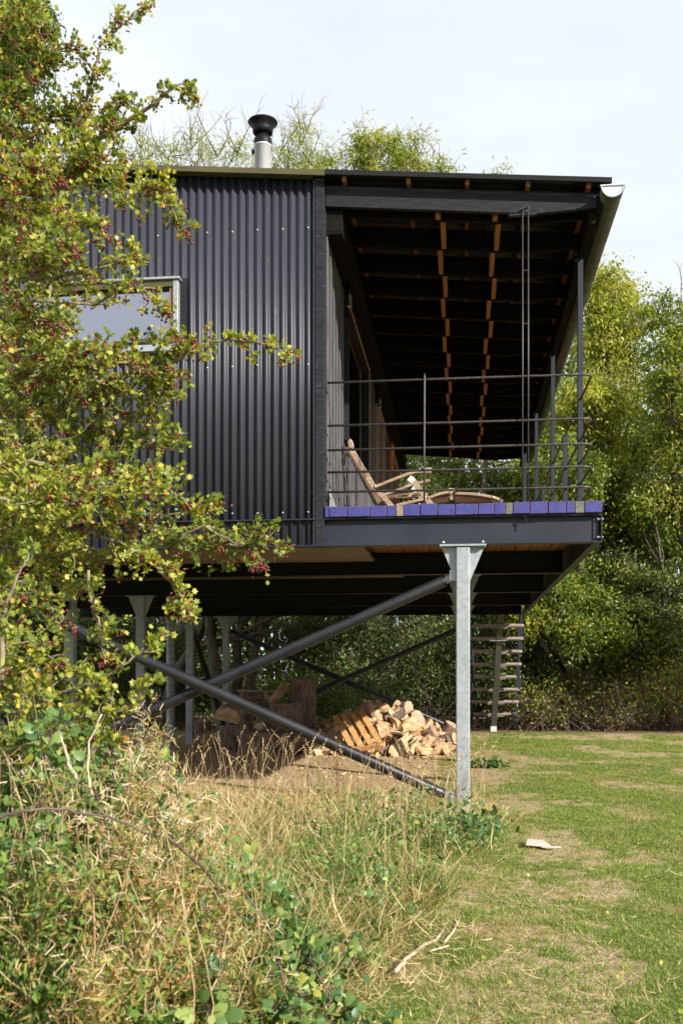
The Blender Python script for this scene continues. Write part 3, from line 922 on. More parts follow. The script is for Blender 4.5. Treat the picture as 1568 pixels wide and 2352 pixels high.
for q in ((395, 522), (800, 606), (1360, 610)):
    c0 = CP(q[0], q[1], CY); MB().tube([c0 + Vector((0, -.03, 0)), c0 + Vector((0, -.022, 0))], .008, 10).build('screw_cap', M['white_wear'], chair)

# orange rope hung on the wall
rp_ = MB(); pts = []
for k in range(60):
    t = k / 59
    pts.append((WX + .08 + .02 * math.sin(k * 1.9), 16.35 + .055 * math.cos(k * .95) + .0 * t, 5.0 - .52 * abs(math.sin(k * .33)) - .06 * math.sin(k * .7)))
rp_.tube(pts, .014, 6)
tag(rp_.build('rope_coil', M['rope'], None, smooth=True), 'orange rope coiled and hung on the veranda wall beside the third lamp', 'rope')

# ------------------------------------------------------------------ firewood
def split_log(seed, kind):
    r = random.Random(seed); barky = r.random() < .25; L = r.uniform(.20, .36); R = r.uniform(.08, .14)
    if kind == 0: a0, a1 = 0, math.pi * r.uniform(.4, .6)
    elif kind == 1: a0, a1 = 0, math.pi * r.uniform(.85, 1.0)
    else: a0, a1 = 0, 2 * math.pi * .999
    nseg = 4 if kind == 0 else 6 if kind == 1 else 9
    arc = [(R * math.cos(a0 + (a1 - a0) * k / nseg) * r.uniform(.93, 1.06), R * math.sin(a0 + (a1 - a0) * k / nseg) * r.uniform(.93, 1.06)) for k in range(nseg + (0 if kind == 2 else 1))]
    poly = arc if kind == 2 else [(r.uniform(-.015, .015), r.uniform(-.015, .015))] + arc
    cx = sum(p[0] for p in poly) / len(poly); cz = sum(p[1] for p in poly) / len(poly)
    n = len(poly); NS = 4
    mb = MB(); base = []
    for s in range(NS + 1):
        x = -L/2 + L * s / NS
        for (a, b) in poly:
            k = 1 + r.uniform(-.10, .10)
            mb.v.append((x + (r.uniform(-.03, .03) if s in (0, NS) else 0), (a - cx) * k + .02 * math.sin(s * 1.3 + seed), (b - cz) * k + .015 * math.cos(s * 1.7 + seed)))
    for s in range(NS):
        for i in range(n):
            j = (i + 1) % n
            mb.f.append([s*n + i, s*n + j, (s+1)*n + j, (s+1)*n + i])
            mb.m.append(1 if (kind == 2 or (barky and i >= 1 and j >= 1 and j > i)) else 0)
    mb.f.append(list(range(n))); mb.m.append(2)
    mb.f.append([NS*n + i for i in range(n)][::-1]); mb.m.append(2)
    return mb.mesh('split_log', [M['log_wood'], M['bark'], M['log_end']])
variants = [split_log(11 + k, [0, 0, 1, 0, 0, 1, 0, 0][k % 8]) for k in range(14)]
BARKY = {v.name for v in variants if any(p.material_index == 1 for p in v.polygons)}
hx0_, hx1_ = -2.45, -.12
def heapH(x, y):
    a = np.interp(x, [-2.75, -2.45, -2.0, -1.45, -1.0, -.6, -.25, .0], [0, .20, .44, .72, .64, .38, .24, .0])
    return a * np.interp(y, [15.0, 15.5, 16.1, 16.9, 17.6], [.0, .42, .82, 1.0, .55])
logs = []
def place_log(x, y, z, me=None, label=None):
    me = me or random.choice(variants)
    o = link('split_log', me, None, (x, y, z), (random.uniform(0, 6.28), random.uniform(-.75, .75), random.uniform(-1.2, 1.2) + (math.pi / 2 if random.random() < .5 else 0)))
    look = 'bark edged split log' if me.name in BARKY else 'bare pale split log'
    w = ('beside the bark covered log at the far left' if x < -2.2 else 'left of the pallet' if x < -1.85 else
         'around the pallet' if x < -1.2 else 'just right of the pallet' if x < -.8 else 'midway from pallet to leg' if x < -.45 else 'next to the steel leg')
    lit = look + (' low' if y < 15.5 else ' halfway up' if y < 16.1 else ' high up' if y < 16.7 else ' at the back')
    tag(o, label or f'{lit} {w}', 'log', 'split logs heaped under the house')
    return o
cnt = 0
for yi in np.arange(15.15, 17.6, .18):
    for xi in np.arange(-2.65, 0.0, .175):
        x = xi + rng.uniform(-.07, .07); y = yi + rng.uniform(-.06, .06)
        h = float(heapH(x, y))
        if h < .05: continue
        z = h - .03
        place_log(x, y, max(.07, z)); cnt += 1
        if y < 16.2 and h > .3 and rng.random() < .35:
            place_log(x + .05, y + .05, max(.07, z - .15)); cnt += 1
for px, py in ((716, 1727), (742, 1727), (850, 1731), (872, 1729), (1000, 1729), (960, 1732)):
    q = T(px, py, 15.35); place_log(q.x, q.y, .06, variants[1])
ch = MB()
for k in range(160):
    x = random.uniform(-2.7, .1); y = random.uniform(14.4, 15.5); a = random.uniform(0, 3.14); l = random.uniform(.02, .07)
    ch.bar((x, y, .012), (x + l * math.cos(a), y + l * math.sin(a), .02), random.uniform(.008, .025), .008)
o = ch.build('wood_chips', M['log_end'], None); o['kind'] = 'stuff'; o['label'] = 'pale wood chips scattered in front of the firewood heap'
# grey weathered pieces on the right of the heap
def round_log(name, c, R, L, rot, label, seed=0, face=None, bark=None, parent=None, taper=1.0, cut=False):
    r = random.Random(seed + 50)
    n = 18; mb = MB(); NS = 4
    rr = [R * (1 + r.uniform(-.06, .06) + .05 * math.sin(3 * k + seed)) for k in range(n)]
    for s in range(NS + 1):
        z = -L/2 + L * s / NS
        for k in range(n):
            t = 2 * math.pi * k / n; q = rr[k] * (1 + r.uniform(-.015, .015)) * (1 + (taper - 1) * s / NS)
            yy = q * math.sin(t)
            if cut: yy = max(yy, -.1 * R)
            mb.v.append((q * math.cos(t), yy, z))
    for s in range(NS):
        for k in range(n):
            k2 = (k + 1) % n
            mb.f.append([s*n + k, s*n + k2, (s+1)*n + k2, (s+1)*n + k]); mb.m.append(0)
    me = mb.mesh('bark', [bark or M['bark_v']], True)
    root = link(name, me, None, c, rot)
    for s, z in ((0, -L/2), (1, L/2)):
        f = MB(); m_ = len(f.v)
        off = 0 if s == 0 else NS * n
        f.v = [mb.v[off + k] for k in range(n)] + [(0, R * .1 if cut else 0, z + (.004 if s else -.004))]
        f.f = [[k, (k + 1) % n, n] if s else [(k + 1) % n, k, n] for k in range(n)]; f.m = [0] * n
        fo = link('cut_face', f.mesh('cut_face', [face or M['round_face']]), root, c, rot)
    tag(root, label, 'log round', 'cut log rounds stacked under the house')
    return root
R0 = (0, 0, 0)
def at(px, py, Y): return tuple(P(px, py, Y))
def rd(px0, px1, pyt, pyb, Y, label, rot=R0, **k):
    """round standing on end, seen between px0..px1, top pyt, bottom pyb"""
    xa, xb = X(px0, Y), X(px1, Y); zt, zb = Z((px0 + px1) / 2, pyt, Y), Z((px0 + px1) / 2, pyb, Y)
    return round_log('log_round', ((xa + xb) / 2, Y + (xb - xa) / 4, (zt + zb) / 2), (xb - xa) / 2, (zt - zb), rot, label, **k)
rd(501, 568, 1668, 1731, 15.75, 'broad dark log round standing at the left front of the round stack', seed=1)
rd(545, 621, 1686, 1735, 15.25, 'low wide log round with ridged bark nearest the camera in the stack', seed=2)
rd(444, 481, 1657, 1692, 18.6, 'small dark log round standing just right of the fourth steel leg', seed=3)
rd(549, 580, 1588, 1700, 18.4, 'grey log round at the back left of the stack under the loose board', seed=4)
rd(619, 696, 1617, 1662, 16.3, 'wide pale sided log round lying on top in the middle of the stack', seed=5)
rd(623, 690, 1664, 1712, 16.45, 'dark log round underneath the pale sided round', seed=6)
rd(664, 724, 1558, 1618, 17.0, 'tallest dark log round with flaking bark at the top right of the stack', seed=7, rot=(.05, -.04, 0))
rd(672, 722, 1620, 1705, 17.05, 'dark log round carrying the tallest round', seed=8)
rd(588, 640, 1640, 1705, 17.2, 'shaded log round in the middle of the stack behind the brace', seed=9)
rd(570, 612, 1612, 1640, 17.4, 'low shaded log round at the back of the stack below the board', seed=10)
round_log('log_round', at(522, 1650, 15.95), .20, .30, (1.75, .25, .25), 'half round with its pale split face up, lying on the broad dark round', 11, M['log_end'], M['round_face'], cut=True)
round_log('log_round', at(474, 1701, 17.0), .12, .34, (1.45, 0, .35), 'small round on its side with a yellow cut face, before the fourth leg', 12, M['log_end'])
round_log('log_round', at(643, 1708, 15.65), .15, .30, (1.5, .1, -.35), 'round lying on its side with its cut face forward, right of the low wide round', 13, M['round_face'])
round_log('log_round', at(682, 1705, 15.75), .16, .36, (1.5, .2, 1.2), 'bark covered log lying crosswise at the right foot of the stack', 14)
round_log('log_round', at(640, 1593, 16.9), .07, .42, (.5, .6, .2), 'narrow split slab leaning against the tallest round', 15, M['round_face'], M['round_face'])
round_log('log_round', at(596, 1669, 15.9), .06, .2, (1.5, 0, .1), 'small pale wedge of wood between the rounds, below the brace', 16, M['log_end'], M['log_end'])
round_log('log_round', at(590, 1600, 18.2), .085, .36, (1.5, 0, 1.3), 'brown log lying under the loose board at the back', 17)
for k, (px, py, Y, R_, L_, rot, lb) in enumerate([
    (923, 1628, 16.9, .11, .3, (1.4, .1, .9), 'grey barked log lying across the right crest of the firewood heap'),
    (949, 1652, 16.6, .125, .22, (1.3, .0, .7), 'short grey log round on the right slope of the firewood heap'),
    (925, 1640, 17.0, .07, .35, (.5, .5, 0), 'grey crooked branch log standing at the back of the firewood heap'),
    (978, 1680, 16.6, .06, .5, (1.2, .9, .2), 'long grey pole sloping down the back of the firewood heap'),
    (1030, 1680, 16.6, .13, .26, (.3, .5, .2), 'dark triangular log piece at the right end of the heap beside the front leg'),
    (1025, 1700, 15.9, .09, .3, (1.3, .4, 1.0), 'brown log piece low beside the front steel leg')]):
    round_log('grey_log', at(px, py, Y), R_, L_, rot, lb, 30 + k, M['round_face'], M['bark'] if k < 4 else M['bark_v'])
mb = MB(); mb.bar(at(547, 1586, 18.2), at(628, 1588, 17.9), .09, .035)
tag(mb.build('loose_board', M['weather_timber'], None), 'thin grey board laid across the back of the log rounds', 'board')
# pallet
pal = thing('pallet', 'small orange-brown wooden pallet leaning on the front of the firewood heap', 'pallet', (X(838, 15.1), 15.1, 0))
def PP(zx, zy, Y): return P(689.9 + zx / 4.167, 1536.6 + zy / 4.167, Y)
tops = [(330, 445), (408, 436), (498, 425), (585, 412)]; bots = [(486, 735), (572, 725), (668, 716), (757, 707)]
YB, YT = 14.92, 15.42
nrm = None
for a, b in zip(tops, bots):
    p0, p1 = PP(*a, YT), PP(*b, YB)
    MB().bar(p0, p1, .086, .020, up=(0, -.6, .8)).build('slat', M['pallet'], pal, bevel=.002)
for f, z in ((.985, 'b'), (.5, 'm'), (.08, 't')):
    q0 = PP(tops[0][0] + (bots[0][0] - tops[0][0]) * f - 30, tops[0][1] + (bots[0][1] - tops[0][1]) * f + 6, YT + (YB - YT) * f)
    q1 = PP(tops[3][0] + (bots[3][0] - tops[3][0]) * f + 35, tops[3][1] + (bots[3][1] - tops[3][1]) * f - 4, YT + (YB - YT) * f)
    off = Vector((0, .035, -.055))
    MB().bar(q0 + off, q1 + off, .045, .085, up=(0, -.5, .8)).build('bearer', M['pallet'], pal, bevel=.002)
# pale slab and litter pieces on the lawn
q = T(1232, 1946, 7.25)
mb = MB().prism([(q.x - .085, q.y - .09, .02), (q.x + .09, q.y - .10, .012), (q.x + .055, q.y + .10, .02), (q.x - .06, q.y + .11, .02)], (0, 0, .016))
mb.prism([(q.x + .02, q.y - .14, .014), (q.x + .16, q.y - .135, .012), (q.x + .13, q.y - .10, .012), (q.x + .03, q.y - .105, .014)], (0, 0, .012))
tag(mb.build('broken_board', M['pale_board'], None, bevel=.003), 'broken pale board lying flat in the lawn right of the front steel leg', 'board')

# ------------------------------------------------------------------ vegetation helpers
def curve(p0, p1, bend=.12, n=6, sag=0.0, r=None):
    r = r or random
    p0, p1 = Vector(p0), Vector(p1); L = (p1 - p0).length
    off = Vector((r.uniform(-1, 1), r.uniform(-1, 1), r.uniform(-.6, 1))) * L * bend
    out = []
    for k in range(n + 1):
        t = k / n
        w = 4 * t * (1 - t)
        j = Vector((r.uniform(-1, 1), r.uniform(-1, 1), r.uniform(-1, 1))) * L * .018 * (1 if 0 < k < n else 0)
        out.append(p0.lerp(p1, t) + off * w + Vector((0, 0, -sag * L * t * t)) + j)
    return out

def on(path, t):
    i = min(int(t * (len(path) - 1)), len(path) - 2); f = t * (len(path) - 1) - i
    return path[i].lerp(path[i + 1], f)

def tree(name, label, base, clumps, trunk_r, leaf, n_leaf, mat, cr=.55, fork=.45, group='trees of the wood behind the house',
         cat='tree', rlo=0.0, rhi=1.0, twigs=5, lean=(0, 0), bare=0, trunkmat='trunk', flat=.75, droop=0.0, tpl=RHO, wr=.72, limb_k=.42, top=None):
    """clumps: list of (x, y, z, radius)"""
    root = thing(name, label, cat, base, group)
    b = Vector(base)
    cl = [Vector(c[:3]) for c in clumps]
    cc = sum(cl, Vector()) / len(cl)
    hi = max(c.z for c in cl)
    if top is None: top = Vector((b.x + lean[0], b.y + lean[1], b.z + (hi - b.z) * .8))
    tp = curve(b - Vector((0, 0, .1)), top, .05, 9)
    rad = [trunk_r * (1.25 if k == 0 else 1) * (1 - .78 * k / 9) for k in range(10)]
    MB().tube(tp, rad, 12).build('trunk', M[trunkmat], root, smooth=True)
    lb = MB(); tw = MB()
    pos, rs = [], []
    tot = sum(c[3] ** 2 for c in clumps)
    for c, v in zip(clumps, cl):
        # limb leaves the trunk below the clump
        tz = np.clip((v.z - b.z) / max(hi - b.z, .1) * .8 - .18, .12, .95)
        st = on(tp, float(tz))
        pth = curve(st, v, .10, 6, droop * .2)
        r0 = max(.012, trunk_r * limb_k * (1 - tz * .6))
        lb.tube(pth, [r0 * (1 - .8 * k / 6) for k in range(7)], 6, cap=False)
        R = c[3]
        nsub = max(5, int(7 * R / cr))
        per = max(3, int(n_leaf * c[3] ** 2 / tot / nsub))
        for k in range(nsub):
            d = rnd_dir(1, .15)[0]; d[2] *= flat
            rr = R * rng.uniform(.35, 1.0)
            s = v + Vector(d * rr)
            p2 = curve(on(pth, random.uniform(.55, 1)), s, .12, 4)
            tw.tube(p2, [r0 * .28, r0 * .2, r0 * .15, r0 * .1, .003], 4, cap=False)
            sr = cr * rng.uniform(.35, 1.25)
            q = rng.normal(size=(per, 3)) * np.array([sr, sr, sr * flat]) * .42
            q[:, 2] -= droop * np.abs(q[:, 0]) 
            pos.append(np.array(s) + q)
            rs.append(np.clip(rng.normal(rng.uniform(rlo, rhi), .16, per), 0, 1))
            for _ in range(twigs if k % 2 == 0 else 0):
                e = s + Vector(rng.normal(size=3) * sr * .6)
                tw.tube([s, (s + e) / 2 + Vector((0, 0, .03)), e], [.009, .006, .003], 3, cap=False)
        for _ in range(bare):
            e = v + Vector((rng.normal() * R * .9, rng.normal() * R * .5, R * rng.uniform(.9, 2.1)))
            p3 = curve(v, e, .14, 6)
            tw.tube(p3, [.022, .018, .014, .011, .008, .006, .003], 4, cap=False)
            for m_ in range(4):
                s2 = on(p3, random.uniform(.3, .9)); e2 = s2 + Vector((random.uniform(-.35, .35), random.uniform(-.2, .2), random.uniform(.1, .6)))
                tw.tube(curve(s2, e2, .15, 3), [.008, .006, .004, .002], 3, cap=False)
    lb.build('limbs', M[trunkmat], root, smooth=True)['kind'] = 'stuff'
    t_ = tw.build('twigs', M['twig'], root); t_['kind'] = 'stuff'
    nf = n_leaf // 3 if wr > .5 else 8
    ia = rng.integers(0, len(clumps), nf); ib = rng.integers(0, len(clumps), nf)
    A_ = np.array([c[:3] for c in clumps]); ra = np.array([c[3] for c in clumps])
    dist = np.linalg.norm(A_[ia] - A_[ib], axis=1); tt_ = rng.random(nf)[:, None] * np.clip(1.4 / np.maximum(dist, .1), 0, 1)[:, None]
    fp = A_[ia] + (A_[ib] - A_[ia]) * tt_ + np.clip(rng.normal(size=(nf, 3)), -1.5, 1.5) * (ra[ia][:, None] * .55)
    fp[:, 2] = np.where(fp[:, 2] < .1, .1, fp[:, 2])
    fk = np.sin(fp[:, 0] * 7.1) + np.sin(fp[:, 1] * 6.3 + 1) + np.sin(fp[:, 2] * 8.3 + fp[:, 0] * 3) > -.5
    pos.append(fp[fk]); rs.append(np.clip(rng.normal((rlo + rhi) / 2, .25, int(fk.sum())), 0, 1))
    pos = np.concatenate(pos); rs = np.concatenate(rs); N = len(pos)
    d = rnd_dir(N, -.55); nr = rnd_dir(N, .9)
    o = leafobj('crown', tpl, pos, d, nr, rng.uniform(.7, 1.25, N) * leaf, M[mat], rs, root, wid=rng.uniform(.7, 1.2, N) * leaf * wr)
    return root

def ell(n, cx, cy, cz, rx, ry, rz, r0, r1, shell=.45):
    out = []
    for d in rnd_dir(n):
        s = rng.uniform(shell, 1.0)
        out.append((cx + d[0] * rx * s, cy + d[1] * ry * s, cz + d[2] * rz * s, rng.uniform(r0, r1)))
    return out
def ellp(n, px, py, Y, rpx, rpy, ry, r0, r1, shell=.35):
    c = P(px, py, Y); k = Y / F
    return ell(n, c.x, Y, c.z, rpx * k, ry, rpy * k, r0, r1, shell)

# --- the wood behind the house: right-hand trees
b0 = P(1308, 1660, 24.2)
cl = ellp(10, 1415, 760, 25, 85, 160, 1.3, .5, .8) + ellp(14, 1370, 960, 24.8, 140, 170, 1.5, .5, .85)
tree('broadleaf_tree', 'tall broadleaf tree with a loose yellow-green crown rising to the right of the gutter', (b0.x, 25.6, 0), cl, .20, .105, 24000, 'tree_leaf_pale', .5, rlo=.1, rhi=.95)
cl = ellp(10, 1330, 1150, 23.6, 130, 150, 1.5, .45, .75) + ellp(12, 1290, 1390, 22.6, 180, 80, 1.0, .35, .6) + ellp(5, 1380, 1450, 22.3, 120, 45, .7, .3, .5)
tree('broadleaf_tree', 'broadleaf tree with forked trunk and low boughs spreading over the brown thicket', (X(1312, 23.2), 23.2, 0), cl, .21, .10, 32000, 'tree_leaf', .42, rlo=.1, rhi=.9, top=P(1345, 1150, 23.4))
cl = ellp(12, 1575, 860, 23.6, 85, 220, 1.6, .45, .75) + ellp(6, 1560, 1150, 23.8, 90, 120, 1.4, .45, .8)
tree('broadleaf_tree', 'broadleaf tree with bare grey boughs at the right edge of the view', (X(1600, 24), 24, 0), cl, .2, .10, 19000, 'tree_leaf', .5, rlo=.3, rhi=.95, bare=1)
cl = ellp(18, 1440, 1150, 26, 160, 270, 1.3, .6, .95)
tree('broadleaf_tree', 'dense broadleaf tree filling the middle of the wood on the right', (X(1480, 26.6), 26.6, 0), cl, .22, .12, 30000, 'tree_leaf', .6, rlo=.0, rhi=.75)
cl = ellp(10, 1500, 1400, 23.3, 110, 130, .9, .45, .75)
tree('broadleaf_tree', 'dark small-leaved tree hanging over the thicket at the far right', (X(1520, 24.2), 24.2, 0), cl, .12, .085, 13000, 'tree_leaf_shade', .5, rlo=.2, rhi=1)
cl = ellp(8, 1290, 1020, 28, 90, 120, 1.2, .6, .9) + ellp(6, 1200, 1180, 28, 110, 90, 1.2, .6, .9)
tree('broadleaf_tree', 'yellow-green tree seen between the veranda posts', (X(1260, 29), 29, 0), cl, .2, .125, 14000, 'tree_leaf_pale', .6, rlo=.1, rhi=.7)
# trees beyond the veranda end and under the floor
spec = [
 (1040, 27.5, 1130, 150, 90, 'tree_leaf', .18, 'bright leafy tree seen below the far end of the veranda roof', 9000),
 (960, 24.8, 1500, 150, 70, 'tree_leaf_shade', .24, 'tree with a stout straight trunk to the left of the main steel leg', 8500),
 (770, 24.2, 1440, 120, 60, 'tree_leaf_shade', .13, 'slender tree whose trunk stands above the firewood heap', 7000),
 (200, 24.0, 1450, 190, 95, 'tree_leaf_shade', .09, 'thin dark stemmed tree at the far left under the house floor', 9500),
 (30, 23.4, 1450, 160, 110, 'tree_leaf_shade', .10, 'shaded tree at the far left edge behind the hawthorn', 7000),
 (350, 25.5, 1500, 120, 110, 'tree_leaf_shade', .11, 'shaded tree between the second and third left steel legs', 7500),
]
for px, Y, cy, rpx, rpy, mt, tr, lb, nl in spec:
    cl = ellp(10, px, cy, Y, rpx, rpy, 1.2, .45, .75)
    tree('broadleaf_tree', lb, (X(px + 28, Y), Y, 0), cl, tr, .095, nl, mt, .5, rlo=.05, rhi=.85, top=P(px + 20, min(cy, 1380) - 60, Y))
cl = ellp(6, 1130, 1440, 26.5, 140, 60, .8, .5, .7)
tree('broadleaf_tree', 'shaded tree standing behind the outside stair', (X(1140, 26.8), 26.8, 0), cl, .12, .10, 7000, 'tree_leaf_shade', .5, rlo=.1, rhi=.8)
# leaning double trunk and dark leaning trunk behind the left legs
for (pa, Y, pb, r_, lb, cx) in [((548, 1690), 21.6, (612, 1330), .15, 'grey barked tree with a leaning trunk forking behind the fifth left leg', 600),
                               ((535, 1690), 21.9, (560, 1330), .15, 'grey barked upright trunk beside the leaning one', 560),
                               ((520, 1690), 21.2, (478, 1330), .19, 'dark trunk curving leftwards behind the fourth left leg', 480)]:
    cl = ellp(6, cx, 1330, Y + 1.5, 90, 60, 1.0, .4, .6)
    tree('broadleaf_tree', lb, (X(pa[0], Y), Y, 0), cl, r_, .09, 2600, 'tree_leaf', .45, top=P(pb[0], pb[1], Y), rlo=.1, rhi=.8)
# crowns above the roof
cl = [tuple(P(px, py, 25)) + (r_,) for px, py, r_ in ((330, 345, .5), (385, 365, .5), (440, 340, .55), (500, 360, .6), (545, 350, .5), (400, 410, .7), (480, 420, .7), (350, 420, .7), (310, 390, .5))]
tree('willow_tree', 'sparse willow with bare upright twigs rising above the roof left of the flue', (X(420, 25.5), 25.5, 0), cl, .22, .12, 3600, 'tree_leaf_pale', .55, rlo=.2, rhi=.8, bare=3, twigs=3, tpl=RHO, wr=.30, droop=.3)
cl = [tuple(P(px, py, 24.5)) + (r_,) for px, py, r_ in ((640, 360, .5), (690, 330, .42), (705, 300, .3), (660, 395, .6), (600, 385, .5), (715, 380, .45))]
tree('willow_tree', 'smaller willow crown showing above the roof just right of the flue', (X(660, 25), 25, 0), cl, .16, .12, 2300, 'tree_leaf_pale', .5, rlo=.2, rhi=.8, bare=2, twigs=3, wr=.30, droop=.3)
cl = [tuple(P(px, py, 26)) + (r_,) for px, py, r_ in ((775, 365, .5), (830, 345, .6), (880, 330, .55), (935, 340, .6), (900, 375, .8), (850, 385, .8), (985, 385, .45), (1020, 392, .3), (950, 390, .6), (840, 318, .35), (960, 318, .35))]
tree('ash_tree', 'ash tree with drooping feathery leaves rising above the veranda roof', (X(900, 26.5), 26.5, 0), cl, .24, .17, 5200, 'tree_leaf_pale', .5, rlo=.1, rhi=.8, wr=.26, droop=.4)
cl = [tuple(P(1160, 402, 26)) + (.28,), tuple(P(1130, 410, 26)) + (.25,)]
tree('ash_tree', 'tip of a distant treetop just showing above the roof edge', (X(1150, 26.8), 26.8, 0), cl, .12, .13, 260, 'tree_leaf_pale', .3, wr=.28)
# dark green tree behind the hawthorn at the top left
cl = [tuple(P(px, py, 15)) + (r_,) for px, py, r_ in ((20, 40, .5), (70, 30, .4), (50, 120, .55), (15, 200, .6), (60, 190, .35), (-20, 100, .6), (5, 300, .5))]
tree('broadleaf_tree', 'dark green tree standing behind the hawthorn at the top left corner', (X(-260, 20), 20, 0), cl, .3, .09, 7000, 'tree_leaf', .4, rlo=.0, rhi=.4, top=P(-60, 200, 16))

cl = ell(16, -2.6, 21.4, 3.5, 3.6, .7, .7, .5, .8)  # mostly hidden canopy, added so the wood under the floor falls dark
tree('broadleaf_tree', 'tree added over the back edge of the house to shade the wood', (-6.6, 21.8, 0), cl, .16, .10, 15000, 'tree_leaf_shade', .5, rlo=.2, rhi=.9, top=Vector((-4.5, 21.6, 4.2)))
for k, (x_, y_, h_) in enumerate(((8.2, 20.2, 6.6), (11.2, 18.8, 7.6), (14.6, 17.4, 8.4), (18, 16, 9))):  # unseen trees added off to the right to shade the foot of the wood
    cl = ell(12, x_, y_, h_ * .58, 2.1, 1.8, h_ * .36, .7, 1.0)
    tree('broadleaf_tree', ['nearest', 'second', 'third', 'farthest'][k] + ' of the unseen trees added past the right edge to shade the wood', (x_, y_, 0), cl, .2, .2, 6000, 'tree_leaf', .6)

# understorey shrubs, each a thing; nearer the camera they show brown stems
def shrub(label, px, Y, w, h, mat, n, leaf=.085, rlo=0, rhi=.8, stems=26, stemmat='twiggy', sr=.008, z0=.15):
    x = X(px, Y)
    root = thing('shrub', label, 'shrub', (x, Y, 0), 'undergrowth shrubs along the edge of the wood')
    st = MB(); pos, rs = [], []
    for k in range(stems):
        e = Vector((x + rng.normal() * w * .42, Y + rng.normal() * .35, h * rng.uniform(.45, 1.0)))
        s = Vector((x + rng.normal() * w * .3, Y + rng.normal() * .2, 0))
        p = curve(s, e, .14, 6)
        st.tube(p, [sr * 1.3, sr * 1.1, sr, sr * .8, sr * .6, sr * .5, .002], 4, cap=False)
        for _ in range(5):
            a = on(p, random.uniform(.25, 1)); c_ = a + Vector((random.uniform(-.35, .35), random.uniform(-.25, .2), random.uniform(-.12, .3)))
            st.tube(curve(a, c_, .15, 3), [sr * .5, sr * .4, sr * .3, .002], 3, cap=False)
            m_ = max(1, n // (stems * 5)); q = rng.normal(size=(m_, 3)) * .13
            pos.append(np.array(c_) + q); rs.append(np.clip(rng.normal(rng.uniform(rlo, rhi), .12, m_), 0, 1))
    st.build('stems', M[stemmat], root)['kind'] = 'stuff'
    pos = np.concatenate(pos); pos[:, 2] = np.maximum(pos[:, 2], .03); rs = np.concatenate(rs); N = len(pos)
    leafobj('foliage', RHO, pos, rnd_dir(N, -.4), rnd_dir(N, .9), rng.uniform(.7, 1.2, N) * leaf, M[mat], rs, root, wid=rng.uniform(.5, .8, N) * leaf)
shr = [(-40, 22.6, 'tree_leaf_shade', 'dark shrub at the far left behind the steel legs'), (110, 22.4, 'tree_leaf_shade', 'leafy shrub behind the second left leg'),
       (260, 22.2, 'tree_leaf_shade', 'shaded shrub between the second and third left legs'), (370, 22.8, 'tree_leaf_shade', 'shrub behind the silver duct'),
       (450, 23.6, 'tree_leaf_shade', 'shaded shrub behind the fourth left leg'), (660, 23.6, 'tree_leaf', 'green shrub behind the stacked log rounds'),
       (740, 21.3, 'bramble_leaf', 'blue-green bramble bush right of the tallest log round'), (850, 22.4, 'tree_leaf_shade', 'dark shrub behind the firewood heap'),
       (960, 22.2, 'tree_leaf_shade', 'shrub in front of the stout trunk'), (1090, 23.2, 'tree_leaf_shade', 'shaded shrub behind the main steel leg'),
       (1200, 23.0, 'tree_leaf_shade', 'dark shrub right of the outside stair'), (1480, 24.2, 'tree_leaf_shade', 'dark hollow thicket in the middle of the right-hand wood')]
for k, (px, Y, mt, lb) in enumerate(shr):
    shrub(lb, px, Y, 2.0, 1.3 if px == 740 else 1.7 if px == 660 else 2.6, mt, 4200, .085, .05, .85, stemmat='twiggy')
for px_, Y_, mt_, w_, h_, lb_ in ((1330, 23.4, 'tree_leaf_shade', 1.8, 2.6, 'dark leafy shrub behind the forked trunk'), (1410, 23.6, 'tree_leaf', 1.6, 3.0, 'tall leafy shrub between the trunk and the hollow thicket'),
                                (1560, 23.4, 'tree_leaf', 1.8, 2.8, 'leafy shrub at the right margin of the wood'), (1260, 23.8, 'tree_leaf', 1.6, 2.8, 'leafy shrub between the stair and the forked trunk'), (1130, 22.9, 'tree_leaf_shade', 1.6, 2.6, 'dark shrub filling in behind the stair treads')):
    shrub(lb_, px_, Y_, w_, h_, mt_, 6500, .085, .1, .9)
shrub('brown leafless thicket beneath the low boughs at the right', 1400, 22.4, 1.6, 1.25, 'tree_leaf', 1500, .07, .3, 1, stems=80, sr=.007)
shrub('tangle of reddish brown stems beside the right-hand trunk', 1250, 22.3, 1.5, 1.2, 'tree_leaf', 1500, .07, .3, 1, stems=55, sr=.007)
shrub('brown and yellow thicket at the far right edge of the wood', 1540, 22.6, 1.2, 1.7, 'tree_leaf_pale', 1800, .08, .4, 1, stems=70, sr=.007)

# the far wood that closes the view: one mass nobody could count
pos = []; 
for k in range(1050):
    px = rng.uniform(-250, 1750); Y = rng.uniform(29, 36)
    py = rng.uniform(780 if px > 1230 else 960 if px > 850 else 1250, 1660)
    if 585 < px < 690 and py < 1510 and rng.random() < .93: continue
    c0 = np.array(P(px, py, Y)); m_ = 95
    if 585 < px < 690 and py < 1560: m_ = 30
    pos.append(c0 + rng.normal(size=(m_, 3)) * np.array([.75, .6, .55]))
pos = np.concatenate(pos); N = len(pos); pos[:, 2] = np.maximum(pos[:, 2], .05)
o = leafobj('far_wood', RHO, pos, rnd_dir(N, -.4), rnd_dir(N, .8), rng.uniform(.15, .26, N), M['far_leaf'], np.clip(rng.normal(.45, .25, N), 0, 1), None, wid=rng.uniform(.12, .2, N))
o['kind'] = 'stuff'; o['label'] = 'mass of far woodland foliage closing the view behind the nearer trees'
hd = MB()
for k in range(70):
    x = rng.uniform(-17, 16); hd.tube(curve((x, rng.uniform(28, 38), -.1), (x + rng.normal() * 1.0, 33, rng.uniform(6, 10)), .05, 6), [.14, .12, .11, .10, .08, .06, .04], 6, cap=False)
